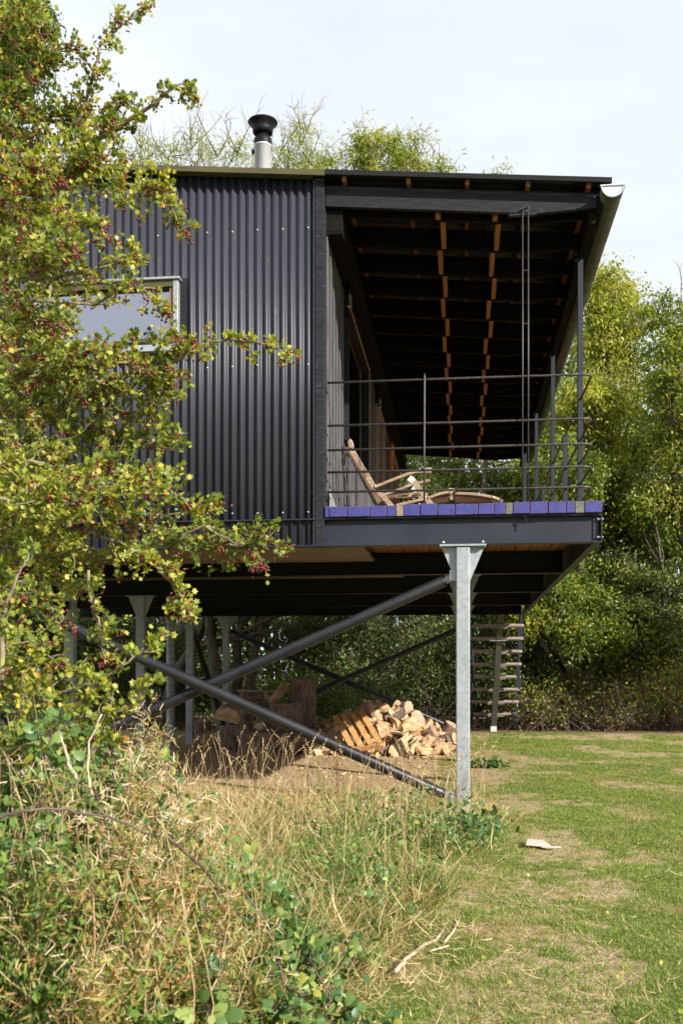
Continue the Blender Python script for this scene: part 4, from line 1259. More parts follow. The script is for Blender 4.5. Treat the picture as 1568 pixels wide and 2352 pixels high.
o = hd.build('far_trunks', M['trunk'], None); o['kind'] = 'stuff'; o['label'] = 'slim trunks standing in the far woodland'

# ------------------------------------------------------------------ hawthorn in the foreground
haw = thing('hawthorn_tree', 'berried hawthorn reaching in from the left across the dark facade', 'tree', (-2.9, 4.3, 0))
hb = MB(); hb.tube([(-2.9, 4.3, -.1), (-2.85, 4.25, .8), (-2.7, 4.2, 1.8), (-2.55, 4.15, 2.8), (-2.5, 4.2, 3.9), (-2.3, 4.2, 5)], [.13, .12, .10, .08, .06, .03], 10)
hb.build('trunk', M['haw_bark'], haw, smooth=True)
# boughs: list of (px, py, t) and thickness, leafiness, berries
B = [
 ([(-120, 420, 4.6), (0, 345, 4.4), (100, 355, 4.3), (170, 335, 4.2), (240, 300, 4.2), (330, 250, 4.1), (400, 195, 4.1), (448, 232, 4.1)], .019, 1.1, 1.6),
 ([(120, 345, 4.3), (170, 285, 4.25), (205, 200, 4.2), (240, 120, 4.2), (270, 60, 4.2), (345, -10, 4.2)], .010, 1.0, 1.0),
 ([(-120, 360, 4.7), (0, 300, 4.5), (90, 280, 4.4), (170, 255, 4.3), (230, 275, 4.3), (300, 240, 4.2)], .011, 1.5, 1.3),
 ([(-120, 300, 4.2), (-30, 240, 4.1), (40, 190, 4.1), (100, 160, 4.1), (170, 105, 4.1)], .011, 1.7, 1.2),
 ([(-100, 200, 4.4), (-20, 140, 4.3), (40, 70, 4.2), (70, 10, 4.2)], .011, 1.9, 1.2),
 ([(-100, 120, 4.0), (0, 60, 4.0), (60, 20, 4.0), (100, 60, 4.0)], .008, 1.5, 1.4),
 ([(-60, 470, 4.0), (60, 440, 4.0), (150, 420, 4.0), (230, 360, 4.0), (270, 290, 4.0)], .011, 1.6, 1.4),
 ([(-60, 500, 4.1), (100, 430, 4.1), (220, 395, 4.0), (310, 430, 3.9), (370, 445, 3.9), (415, 530, 3.9)], .011, 1.5, 1.2),
 ([(-60, 560, 3.8), (60, 520, 3.8), (160, 500, 3.8), (240, 540, 3.8)], .010, 1.8, 1.5),
 ([(-60, 650, 4.0), (100, 640, 4.0), (200, 615, 3.9), (290, 588, 3.9), (320, 598, 3.9)], .011, 1.0, 1.2),
 ([(-60, 600, 3.4), (40, 590, 3.4), (110, 560, 3.4), (170, 590, 3.4)], .008, 1.5, 2.5),
 ([(-60, 700, 3.9), (100, 690, 3.9), (210, 690, 3.9), (320, 655, 3.8), (365, 700, 3.8), (380, 725, 3.8)], .007, .7, 1.5),
 ([(-60, 820, 4.0), (60, 800, 4.0), (200, 810, 3.9), (280, 790, 3.9), (360, 775, 3.8), (415, 785, 3.8)], .009, 1.0, 1.6),
 ([(130, 980, 4.0), (220, 920, 4.0), (300, 870, 3.9), (370, 845, 3.85), (420, 815, 3.8), (475, 785, 3.8), (530, 775, 3.8), (590, 792, 3.8), (630, 812, 3.8), (668, 818, 3.8)], .0105, .85, 1.1),
 ([(-60, 880, 3.8), (80, 870, 3.8), (180, 850, 3.8), (300, 840, 3.8), (390, 860, 3.8)], .011, 1.8, 1.5),
 ([(-60, 980, 3.9), (90, 955, 3.9), (210, 940, 3.9), (330, 950, 3.9), (375, 985, 3.8), (408, 1010, 3.8)], .010, 1.2, .8),
 ([(-60, 960, 4.3), (120, 960, 4.2), (260, 1000, 4.1), (370, 1030, 4.0)], .010, 1.5, 1.0),
 ([(-60, 1080, 3.8), (60, 1070, 3.8), (180, 1080, 3.8), (290, 1090, 3.8), (350, 1100, 3.8)], .012, 1.8, 1.2),
 ([(-60, 1010, 3.6), (80, 1120, 3.6), (200, 1160, 3.6), (300, 1130, 3.6), (390, 1130, 3.6), (450, 1170, 3.6), (510, 1160, 3.6)], .011, 1.3, 1.0),
 ([(180, 1085, 3.9), (260, 1180, 3.9), (360, 1230, 3.9), (470, 1250, 3.85), (540, 1250, 3.8), (600, 1230, 3.8), (645, 1248, 3.8)], .012, 1.3, 1.6),
 ([(400, 1240, 3.8), (470, 1215, 3.8), (540, 1240, 3.8), (590, 1270, 3.8), (600, 1300, 3.8)], .007, 1.1, 1.8),
 ([(-60, 1180, 3.7), (60, 1190, 3.7), (200, 1220, 3.7), (310, 1260, 3.7), (370, 1310, 3.7), (420, 1370, 3.7), (435, 1395, 3.7)], .010, 1.3, 1.6),
 ([(-60, 1250, 3.9), (60, 1260, 3.9), (150, 1280, 3.9), (230, 1300, 3.9)], .010, 1.9, 1.0),
 ([(200, 1300, 3.7), (215, 1390, 3.7), (235, 1450, 3.7), (250, 1520, 3.7)], .006, .9, 1.4),
 ([(-60, 1350, 3.5), (40, 1370, 3.5), (110, 1400, 3.5), (170, 1440, 3.5)], .009, 1.8, 1.0),
 ([(-60, 1480, 3.4), (20, 1450, 3.4), (90, 1470, 3.4), (140, 1530, 3.4)], .009, 1.7, .9),
 ([(-60, 1640, 3.4), (60, 1635, 3.4), (140, 1590, 3.4), (220, 1560, 3.35), (300, 1520, 3.3), (345, 1490, 3.3), (378, 1463, 3.3)], .0085, .8, .1),
 ([(-60, 1700, 3.3), (40, 1690, 3.3), (150, 1660, 3.3), (240, 1640, 3.3), (320, 1610, 3.3), (345, 1570, 3.3)], .008, 1.3, .2),
 ([(-60, 1600, 3.6), (60, 1580, 3.6), (160, 1560, 3.6), (230, 1580, 3.5)], .008, 1.7, .6),
 ([(-60, 1750, 3.2), (30, 1720, 3.2), (110, 1700, 3.2), (200, 1690, 3.2), (260, 1700, 3.2)], .008, 1.5, .3),
 ([(85, 930, 3.9), (75, 1020, 3.85), (92, 1110, 3.8), (60, 1200, 3.8)], .010, .8, .8),
 ([(95, 560, 4.0), (115, 680, 3.95), (112, 800, 3.9), (115, 900, 3.9)], .009, .8, .8),
 ([(5, 1560, 3.3), (20, 1450, 3.3), (50, 1330, 3.35), (80, 1250, 3.4)], .010, .9, .5),
 ([(60, 1620, 3.3), (52, 1560, 3.3), (70, 1500, 3.3)], .005, .8, .2),
 ([(-60, 1130, 3.5), (40, 1150, 3.5), (110, 1140, 3.5), (180, 1160, 3.5)], .009, 1.7, 1.0),
 ([(-60, 780, 3.6), (20, 760, 3.6), (100, 740, 3.6), (160, 760, 3.6)], .009, 1.8, 1.5),
 ([(-60, 420, 3.7), (10, 400, 3.7), (60, 390, 3.7), (130, 400, 3.7)], .009, 1.7, 1.4),
 ([(200, 860, 3.9), (280, 900, 3.9), (350, 900, 3.9), (400, 905, 3.9)], .007, 1.5, 1.2),
 ([(-60, 1310, 4.2), (50, 1330, 4.2), (150, 1350, 4.2), (230, 1345, 4.2)], .009, 1.9, .6),
]
lp, ld, ln, lr = [], [], [], []
bp = []
tw = MB()
B += [([(-80, y0, t0), (10, y0 + 25, t0), (80, y0 + 5, t0), (x1, y0 + 40, t0)], .009, 1.8, 1.3) for y0, x1, t0 in
      ((470, 130, 4.4), (600, 170, 4.4), (740, 150, 4.3), (860, 170, 4.3), (1040, 170, 4.3), (1130, 200, 4.2), (1220, 190, 4.1), (60, 80, 4.5), (520, 110, 4.7))]
UPV = Vector((0, 0, 1))
def spray(p, d, size, lf, dark, nl=None):
    """a short spur: rosette of lobed leaves"""
    nl = nl or random.randint(4, 7)
    base = np.array(p)
    for _ in range(nl):
        a = rnd_dir(1)[0] * .9 + np.array(d) * .7 + np.array([.1, -.25, .25])
        lp.append(base + rng.normal(size=3) * .008); ld.append(a)
        ln.append(rnd_dir(1, .6)[0] + np.array([.35, -.55, .5])); lr.append((size * rng.uniform(.65, 1.3), np.clip(rng.normal(dark, .22), 0, .93) if rng.random() > .03 else rng.uniform(.93, 1)))
for bi, (pts, th, lf, br) in enumerate(B):
    path = [T(*q) + Vector((random.uniform(-.012, .012), random.uniform(-.04, .04), random.uniform(-.012, .012))) for q in pts]
    # refine the bough with a little wander
    fine = []
    for i in range(len(path) - 1):
        for k in range(4):
            t = k / 4; fine.append(path[i].lerp(path[i + 1], t) + Vector((random.uniform(-1, 1), random.uniform(-1, 1), random.uniform(-1, 1))) * .007)
    fine.append(path[-1])
    n = len(fine)
    rad = [max(.0022, th * (1 - .82 * k / (n - 1))) for k in range(n)]
    bo = MB().tube(fine, rad, 7).build('bough', M['haw_bark'], haw, smooth=True)
    L = sum((fine[i + 1] - fine[i]).length for i in range(n - 1))
    dark0 = random.uniform(.35, .62)
    m_ = int(L / (.0175 if lf > 1.25 else .021) * (0.5 + .5 * lf))
    for k in range(m_):
        f = (k + random.random()) / m_
        a = on(fine, f); nxt = on(fine, min(1, f + .03)); tdir = (nxt - a).normalized() if (nxt - a).length > 1e-6 else Vector((1, 0, 0))
        spread = (1 - .78 * f ** 1.5) * (.78 if a.x > -1.25 else 1)
        ln_ = random.uniform(.05, .21) * spread * lf ** (.45 if pts[0][1] < 1300 else .1) * (1 if pts[0][1] < 1300 else .72)
        dv = Vector(rnd_dir(1)[0]) + tdir * .7 + Vector((0, 0, .12)); dv.normalize()
        e = a + dv * ln_
        tp_ = curve(a, e, .16, 4)
        tw.tube(tp_, [.0034, .0028, .0023, .0018, .0012], 4, cap=False)
        ns = max(1, int(ln_ / .028))
        for s_ in range(ns):
            q = on(tp_, (s_ + .6) / ns if ns > 1 else 1.0)
            spray(q, dv, .0225, lf, dark0)
            if random.random() < .22 * br:
                for _ in range(random.randint(2, 6)):
                    off = Vector((random.gauss(0, .011), random.gauss(0, .011), -abs(random.gauss(.012, .012))))
                    bp.append(np.array(q + off))
        if random.random() < .35:
            q = on(tp_, .5); e2 = q + (dv + Vector(rnd_dir(1)[0])).normalized() * ln_ * .7
            t2 = curve(q, e2, .15, 3); tw.tube(t2, [.0022, .0018, .0014, .001], 3, cap=False)
            spray(e2, dv, .022, lf, dark0); spray(on(t2, .6), dv, .022, lf, dark0)
    # berry cluster at the tip
    if br > .9:
        for _ in range(int(9 * br)):
            off = Vector((random.gauss(0, .016), random.gauss(0, .014), random.gauss(-.004, .014))); bp.append(np.array(fine[-1] + off))
o = tw.build('twigs', M['haw_bark'], haw); o['kind'] = 'stuff'
lp = np.array(lp); ld = np.array(ld); ln = np.array(ln); lr = np.array(lr)
o = leafobj('leaves', HAW, lp, ld, ln, lr[:, 0], M['haw_leaf'], lr[:, 1], haw); o['kind'] = 'stuff'
def spheres(name, pos, r, mat, parent):
    tmp = bpy.data.meshes.new('t'); import bmesh
    bm = bmesh.new(); bmesh.ops.create_icosphere(bm, subdivisions=2 if False else 1, radius=1); bm.to_mesh(tmp); bm.free()
    tv = np.array([v.co[:] for v in tmp.vertices]); tt = np.array([p.vertices[:] for p in tmp.polygons])
    N = len(pos); V = pos[:, None, :] + tv[None] * r[:, None, None]
    Fc = (tt[None] + (np.arange(N) * len(tv))[:, None, None]).reshape(-1, 3)
    return link(name, npmesh(name, V.reshape(-1, 3), Fc, mat, smooth=True), parent)
bp = np.array(bp)
o = spheres('berries', bp, rng.uniform(.0046, .0062, len(bp)), M['berry'], haw); o['kind'] = 'stuff'
print('hawthorn leaves', len(lp), 'berries', len(bp))

# ------------------------------------------------------------------ grasses
def fieldmask_dry(x, y):
    return vnoise(x, y, 1.3, 5)
def blades(name, n, sampler, lenf, wid, rfun, lean=.5, label=None):
    x, y = sampler(n); n = len(x)
    z = ground_z(x, y) - .01
    pos = np.stack([x, y, z], 1)
    a = fbm(x, y, 1.9, 2, 12) * 14 + rng.normal(0, .9, n); l = np.abs(rng.normal(0, lean, n)) + .05 + 1.1 * np.clip(fbm(x, y, 2.6, 2, 3) - .4, 0, 1)
    d = np.stack([np.cos(a) * l, np.sin(a) * l, np.ones(n)], 1)
    # the blade bends towards its lean: normal faces against it
    nr = np.stack([np.cos(a), np.sin(a), np.full(n, .0)], 1)
    L = lenf(x, y, n)
    o = leafobj(name, BLA, pos, d, nr, L, M['grass'], np.clip(rfun(x, y, n), 0, 1), None, wid=rng.uniform(.7, 1.3, n) * wid)
    o['kind'] = 'stuff'
    if label: o['label'] = label
    return o
def rough_sampler(n):
    y = 3.2 + (10.6 - 3.2) * rng.random(n) ** 1.0
    lo = -.50 * y - .3
    ex = edge_x(y) + rng.normal(0, .05, n)
    x = lo + (ex - lo) * (1 - rng.random(n) ** 1.25)
    k = rng.random(n) < np.clip((10.6 - y) / 1.3, .0, 1)
    return x[k], y[k]
def rlen(x, y, n):
    e = np.clip((edge_x(y) - x) / .5, 0.12, 1)
    return rng.uniform(.10, .31, n) * (.35 + .65 * e) * np.interp(y, [3, 7, 8.2, 9.4, 12], [.95, .88, .72, .5, .35]) * (.45 + 1.0 * fbm(x, y, 2.2, 3, 6))
def rcol(x, y, n):
    dryz = np.clip((np.interp(y, [3, 5, 7.2, 8.4, 9.0], [.50, .34, .20, .48, .95]) + .35 * np.clip((-.5 - x) / 1.2, 0, 1) + .22 * vnoise(x, y, 1.6, 4) * .3), 0.08, .95)
    dryz = np.clip(dryz + 2.2 * (fbm(x, y, 1.8, 3, 4) - .5) - .55 * np.exp(-((x - edge_x(y) + .35) / .55) ** 2) * np.exp(-((y - 7.2) / 1.6) ** 2), .03, .97)
    g = rng.random(n) < dryz
    return np.where(g, rng.normal(.74, .15, n), rng.normal(.22, .14, n))
blades('rough_grass', 52000, rough_sampler, rlen, .0062, rcol, .5, 'long rough grass, part green and part dried, around the steel leg')
def near_sampler(n):
    y = rng.uniform(3.1, 6.2, n); ex = edge_x(y); x = ex - rng.random(n) ** 1.3 * 1.7
    return x, y
blades('near_grass', 16000, near_sampler, lambda x, y, n: rng.uniform(.10, .30, n) * (.4 + .6 * np.clip((edge_x(y) - x) / .4, 0, 1)), .004, lambda x, y, n: np.where(rng.random(n) < .5, rng.normal(.8, .1, n), rng.normal(.3, .13, n)), .8, 'tangled green and straw-coloured grass beside the mown lawn')
# matted thatch of fallen straw in the rough
def flat_litter(name, n, x, y, zf, Lr, w, rr, label, el=.18):
    z = ground_z(x, y) + zf
    a = rng.uniform(0, 2 * math.pi, n); d = np.stack([np.cos(a), np.sin(a), rng.normal(0, el, n)], 1)
    nr = np.stack([rng.normal(0, .4, n), rng.normal(0, .4, n), np.ones(n)], 1)
    o = leafobj(name, BLA, np.stack([x, y, z], 1), d, nr, rng.uniform(*Lr, n), M['grass'], np.clip(rr, 0, 1), None, wid=rng.uniform(.6, 1.4, n) * w)
    o['kind'] = 'stuff'; o['label'] = label
x, y = rough_sampler(26000); k = rng.random(len(x)) > .75 * np.exp(-((x - edge_x(y) + .3) / .6) ** 2) * np.exp(-((y - 7.1) / 1.6) ** 2); x, y = x[k], y[k]; n = len(x)
flat_litter('fallen_straw', n, x, y, rng.uniform(.01, .16, n) * np.clip((edge_x(y) - x) / .4, 0.1, 1), (.08, .28), .0045, np.clip(rng.normal(.8, .16, n), 0, 1), 'matted fallen straw lying in the rough grass', .35)
n = 8000
x = rng.normal(-.40, .5, n); y = rng.uniform(4.6, 8.9, n); k = (x < edge_x(y) + .02) & (fbm(x, y, 2.6, 3, 21) > .50)
x, y = x[k], y[k]; n = len(x)
o = leafobj('low_weeds', BRA, np.stack([x, y, rng.uniform(.02, .26, n) * np.clip((edge_x(y) - x) / .3, .25, 1)], 1), rnd_dir(n, .1), rnd_dir(n, .6) + np.array([.3, -.4, .4]), rng.uniform(.015, .038, n), M['bramble_leaf'], np.clip(rng.normal(.5, .22, n), 0, .95), None)
o['kind'] = 'stuff'; o['label'] = 'low leafy weeds growing through the rough grass'
# tall seeding stalks
st = MB(); heads = []
ss_x, ss_y = rough_sampler(700)
cnt = 0
for x, y in zip(ss_x, ss_y):
    if y < 5.2 or y > 11.4 or x > edge_x(y) - .12 or cnt > 260: continue
    cnt += 1
    h = rng.uniform(.42, .80); a = rng.uniform(0, 6.28); l = rng.uniform(.05, .32)
    p = [Vector((x, y, 0)), Vector((x + math.cos(a) * l * .2, y + math.sin(a) * l * .2, h * .5)), Vector((x + math.cos(a) * l * .6, y + math.sin(a) * l * .6, h * .85)), Vector((x + math.cos(a) * l * 1.1, y + math.sin(a) * l * 1.1, h))]
    st.tube(p, [.0021, .0018, .0014, .0009], 3, cap=False)
    d = (p[3] - p[2]).normalized()
    for k in range(12):
        q = p[3] - d * .011 * k + Vector(rng.normal(size=3) * .0035); heads.append((np.array(q), np.array(d) + rng.normal(size=3) * .35))
o = st.build('seed_stalks', M['dead_stem'], None); o['kind'] = 'stuff'; o['label'] = 'tall dry grass stalks standing above the rough grass'
hp_ = np.array([h[0] for h in heads]); hd_ = np.array([h[1] for h in heads]); N = len(hp_)
o = leafobj('seed_heads', NAR, hp_, hd_, rnd_dir(N), rng.uniform(.014, .024, N), M['grass'], np.clip(rng.normal(.88, .08, N), 0, 1), None, wid=rng.uniform(.02, .03, N)); o['kind'] = 'stuff'; o['label'] = 'dry seed heads at the tips of the grass stalks'

# lawn: tufts of short blades instanced by geometry nodes
def lawn():
    tufts = []
    for v in range(6):
        nb = 26
        pos = np.stack([rng.normal(0, .016, nb), rng.normal(0, .016, nb), np.zeros(nb)], 1)
        a = rng.uniform(0, 6.28, nb); l = np.abs(rng.normal(0, .8, nb)) + .2
        d = np.stack([np.cos(a) * l, np.sin(a) * l, np.ones(nb)], 1); nr = np.stack([np.cos(a), np.sin(a), np.zeros(nb)], 1)
        V, Fc = scatter(BLA, pos, d, nr, rng.uniform(.010, .026, nb), rng.uniform(.0014, .0027, nb))
        me = npmesh('tuft', V, Fc, M['lawn_blade'], np.repeat(rng.random(nb), 5))
        tufts.append(bpy.data.objects.new('tuft', me))
    coll = bpy.data.collections.new('tufts')
    for t in tufts: coll.objects.link(t)
    n = 170000
    y = 3.1 / (1 - rng.random(n) * (1 - 3.1 / 21.0))      # denser near the camera
    lo = edge_x(y) - .18; lo = np.where(y > 11, -.3, lo)
    hi = y * .235 + .6
    x = lo + (hi - lo) * rng.random(n)
    keep = rng.random(n) < np.clip(1.0 - 1.15 * patch(x, y) - .45 * (fbm(x, y, 7, 2, 8) > .52), .05, 1)
    x, y = x[keep], y[keep]; n = len(x)
    me = bpy.data.meshes.new('lawn_grass')
    me.vertices.add(n); me.vertices.foreach_set('co', np.stack([x, y, ground_z(x, y) - .002], 1).astype(np.float32).ravel())
    sc_ = me.attributes.new('sc', 'FLOAT', 'POINT'); sc_.data.foreach_set('value', (rng.uniform(.7, 1.3, n) * np.interp(y, [3, 8, 20], [1, 1.15, 2.0])).astype(np.float32))
    o = bpy.data.objects.new('lawn_grass', me); COL.objects.link(o); o['kind'] = 'stuff'; o['label'] = 'short mown grass of the lawn'
    ng = bpy.data.node_groups.new('lawn', 'GeometryNodeTree')
    ng.interface.new_socket('Geometry', in_out='INPUT', socket_type='NodeSocketGeometry')
    ng.interface.new_socket('Geometry', in_out='OUTPUT', socket_type='NodeSocketGeometry')
    gi = ng.nodes.new('NodeGroupInput'); go = ng.nodes.new('NodeGroupOutput')
    ci = ng.nodes.new('GeometryNodeCollectionInfo'); ci.inputs['Collection'].default_value = coll; ci.inputs['Separate Children'].default_value = True; ci.inputs['Reset Children'].default_value = True
    ip = ng.nodes.new('GeometryNodeInstanceOnPoints'); ip.inputs['Pick Instance'].default_value = True
    rv = ng.nodes.new('FunctionNodeRandomValue'); rv.data_type = 'FLOAT_VECTOR'; rv.inputs[0].default_value = (0, 0, 0); rv.inputs[1].default_value = (.15, .15, 6.28)
    na = ng.nodes.new('GeometryNodeInputNamedAttribute'); na.data_type = 'FLOAT'; na.inputs['Name'].default_value = 'sc'
    mp_ = ng.nodes.new('GeometryNodeMeshToPoints')
    ng.links.new(gi.outputs[0], mp_.inputs['Mesh']); ng.links.new(mp_.outputs[0], ip.inputs['Points'])
    ng.links.new(ci.outputs[0], ip.inputs['Instance']); ng.links.new(rv.outputs[0], ip.inputs['Rotation'])
    ng.links.new(na.outputs['Attribute'], ip.inputs['Scale']); ng.links.new(ip.outputs[0], go.inputs[0])
    md = o.modifiers.new('grass', 'NODES'); md.node_group = ng
    return o
def lawnblade():
    m = leafmat('lawn_blade', [(0, (.055, .125, .014)), (.4, (.14, .25, .028)), (.68, (.24, .31, .05)), (.85, (.42, .35, .15)), (1, (.62, .50, .28))], .3, .6,
                posnoise=(1.6, (.36, .31, .13), .53, .68))
    return m
M['lawn_blade'] = lawnblade()
lawn()
# straw litter on the lawn
n = 950
y = 3.3 / (1 - rng.random(n) * (1 - 3.3 / 12.0)); x = edge_x(y) - .1 + (y * .24 + .5 - edge_x(y)) * rng.random(n)
flat_litter('straw_litter', n, x, y, rng.uniform(.012, .03, n), (.02, .11), .0036, rng.normal(.85, .08, n), 'pale straw and grass clippings scattered over the lawn', .08)
n = 200
y = 3.3 / (1 - rng.random(n) * (1 - 3.3 / 20.0)); x = edge_x(y) + (y * .24 + .5 - edge_x(y)) * rng.random(n)
o = leafobj('fallen_leaves', HAW, np.stack([x, y, ground_z(x, y) + rng.uniform(.015, .03, n)], 1), rnd_dir(n) * np.array([1, 1, .2]), rnd_dir(n, 1.6), rng.uniform(.016, .034, n), M['haw_leaf'], rng.uniform(.5, 1, n), None); o['kind'] = 'stuff'; o['label'] = 'small fallen leaves dotted over the lawn'
n = 900
y = rng.uniform(3.3, 5.0, n); x = edge_x(y) + rng.normal(.08, .16, n)
flat_litter('clippings', n, x, y, rng.uniform(.01, .04, n), (.03, .12), .0038, rng.normal(.85, .12, n), 'raked grass clippings along the edge of the rough', .2)
n = 2600
x = rng.uniform(-5, .2, n); y = rng.uniform(11.5, 19.4, n)
flat_litter('bark_litter', n, x, y, rng.uniform(.0, .015, n), (.03, .12), .018, rng.normal(.75, .12, n), 'chips and dry leaves strewn on the bare earth under the house', .1)

# ------------------------------------------------------------------ weeds and brambles at the lower left
def bush_h(x, y):
    t = y
    u = x / np.maximum(y, .5)
    return (.72 + .55 * fbm(x, y, 3.2, 2, 31)) * np.interp(u, [-.60, -.40, -.33, -.27, -.20, -.15, -.12], [1.08, 1.0, .92, .78, .50, .22, .05]) * np.interp(y, [2.0, 2.4, 3.4, 4.4, 5.2], [.75, .9, 1.0, .72, .25])
cnames = [
 'bramble sprawling through the dry weeds at the lower left', 'bramble with large dark leaves in the bottom left corner', 'bramble arching over the weeds below the hawthorn',
 'bramble with scattered blue-green leaves at the edge of the rough grass', 'bramble trailing down towards the lawn at the bottom']
bspots = [((-1.25, 3.1), .55, 34, .052, .6), ((-1.18, 2.65), .45, 30, .050, .5), ((-1.55, 3.7), .6, 34, .05, .8), ((-.62, 3.95), .34, 15, .042, .55), ((-.58, 3.3), .30, 16, .044, .35)]
for (bx, by), R, nc, ls, hh in bspots:
    ls *= .86
    lb = cnames.pop(0)
    root = thing('bramble', lb, 'bramble', (bx, by, 0), 'brambles in the rough ground')
    cn = MB(); lp2, ld2, ln2, rr2 = [], [], [], []
    for k in range(nc):
        a = rng.uniform(0, 6.28); s = Vector((bx + rng.normal() * R * .5, by + rng.normal() * R * .4, 0))
        e = Vector((s.x + math.cos(a) * rng.uniform(.3, .9) * R * 1.6, s.y + math.sin(a) * R * rng.uniform(.2, .9), 0))
        H = max(.12, float(bush_h(e.x, e.y))) * rng.uniform(.6, 1.02)
        e.z = H * rng.uniform(.4, .9)
        pts = []
        for q in range(9):
            t = q / 8; p_ = s.lerp(e, t); p_.z = s.z * (1 - t) + e.z * t + H * 1.1 * t * (1 - t) * 1.6
            p_.z = min(p_.z, max(.1, float(bush_h(p_.x, p_.y)) * 1.05 + .05))
            pts.append(p_ + Vector(rng.normal(size=3) * .012))
        cn.tube(pts, [.0042, .004, .0038, .0034, .003, .0026, .0022, .0018, .0012], 5, cap=False)
        for q in range(16):
            t = rng.uniform(.15, 1.0); b_ = np.array(on(pts, t)); dv = rnd_dir(1, .35)[0]
            st_e = b_ + dv * .05
            cn.tube([Vector(b_), Vector(st_e)], [.0014, .001], 3, cap=False)
            sd = unit(np.cross(dv, rnd_dir(1)[0])); c_ = rng.normal(.42, .30)
            for dd, sz in ((dv, 1.0), (dv * .3 + sd, .8), (dv * .3 - sd, .8)):
                lp2.append(st_e); ld2.append(dd + rng.normal(size=3) * .15); ln2.append(np.array([.25, -.5, .9]) + rng.normal(size=3) * .45)
                rr2.append((ls * sz * rng.uniform(.75, 1.25), c_))
    cn.build('canes', M['cane'], root, smooth=True)['kind'] = 'stuff'
    lp2, ld2, ln2, rr2 = map(np.array, (lp2, ld2, ln2, rr2))
    o = leafobj('leaves', BRA, lp2, ld2, ln2, rr2[:, 0], M['bramble_leaf'], np.clip(rr2[:, 1], 0, .97), root); o['kind'] = 'stuff'

# willowherb gone to seed: upright stems with withered leaves and curled pale pods
wl = [(350, 1665, 3.2, 'tallest seeding willowherb, standing before the third left leg'), (300, 1745, 2.9, 'willowherb with a blurred pale seed head left of the tallest one'),
      (150, 1760, 2.6, 'willowherb with pale fluffy top beneath the hawthorn'), (425, 1850, 3.0, 'leaning willowherb beside the white stick'),
      (270, 1880, 2.5, 'near willowherb with a ball of pale fluff'), (470, 1950, 2.8, 'withered willowherb at the edge of the rough grass'),
      (60, 1850, 2.7, 'greenish willowherb at the left margin'), (210, 1960, 2.3, 'close brown willowherb among the bramble leaves'),
      (390, 2010, 2.6, 'brown willowherb with thick bent stem'), (520, 2060, 2.9, 'short withered willowherb facing the lawn'),
      (110, 2040, 2.4, 'yellowing willowherb among the dark bramble leaves'), (340, 2130, 2.5, 'low withered willowherb above the bottom edge'),
      (480, 2180, 2.7, 'rusty withered weed at the foot of the rough grass'), (600, 2230, 3.0, 'straggling weed at the bottom of the rough grass'), (230, 2230, 2.3, 'low brown weed at the bottom left'),
      (410, 1930, 2.9, 'bushy brown willowherb in the middle of the weeds'), (330, 1960, 2.8, 'tangled brown willowherb behind the bramble'), (560, 2140, 3.1, 'low orange-brown weed near the lawn')]
for k, (px, py, t, lb) in enumerate(wl):
    top = T(px, py, t)
    bx, by = top.x + rng.uniform(-.18, .05), top.y + rng.uniform(-.05, .12)
    root = thing('willowherb', lb, 'weed', (bx, by, 0), 'withered willowherb gone to seed')
    sm_ = MB(); P_, D_, N_, R_, = [], [], [], []; P3, D3 = [], []
    H = top.z
    main = curve((bx, by, 0), top, .07, 8)
    sm_.tube(main, [.0045, .0043, .004, .0036, .0032, .0028, .0022, .0016, .001], 5, cap=False)
    arms = [main]
    for q in range(7):
        s = on(main, random.uniform(.35, .9)); e = s + Vector((random.uniform(-.16, .16), random.uniform(-.12, .12), random.uniform(.06, .24)))
        e.z = min(e.z, H + .02)
        a_ = curve(s, e, .12, 4); sm_.tube(a_, [.0022, .0018, .0015, .0012, .0008], 4, cap=False); arms.append(a_)
    green = rng.uniform(0, .5)
    for ai, a_ in enumerate(arms):
        nn_ = 260 if ai == 0 else 60
        for q in range(nn_):
            f = rng.uniform(.25 if ai == 0 else .1, 1.0); b_ = np.array(on(a_, f)) + rng.normal(size=3) * (.02 + .035 * (1 - f if ai == 0 else .3))
            P_.append(b_); dv = rnd_dir(1, -.15)[0]; D_.append(dv)
            R_.append((rng.uniform(.012, .032), rng.normal(.15, .12) if rng.random() < green else rng.normal(.58, .20)))
    for q in range(260 if k in (0, 1, 2, 4, 3) else 70):
        a_ = random.choice(arms); f = rng.uniform(.72, 1.0)
        b_ = np.array(on(a_, f)) + rng.normal(size=3) * (.028 if k in (0, 1, 2, 4, 3) else .018)
        P3.append(b_); D3.append(rnd_dir(1, .2)[0])
    sm_.build('stem', M['dead_stem'], root, smooth=True)
    P_, D_, R_ = np.array(P_), np.array(D_), np.array(R_)
    o = leafobj('leaves', CUR, P_, D_, rnd_dir(len(P_), .5), R_[:, 0], M['weed_leaf'], np.clip(R_[:, 1], 0, 1), root, wid=R_[:, 0] * rng.uniform(1.0, 1.9, len(P_))); o['kind'] = 'stuff'
    P3, D3 = np.array(P3), np.array(D3)
    o = leafobj('seed_pods', CUR, P3, D3, rnd_dir(len(P3)), rng.uniform(.025, .05, len(P3)), M['fluff'], np.ones(len(P3)), root, wid=rng.uniform(.010, .020, len(P3))); o['kind'] = 'stuff'
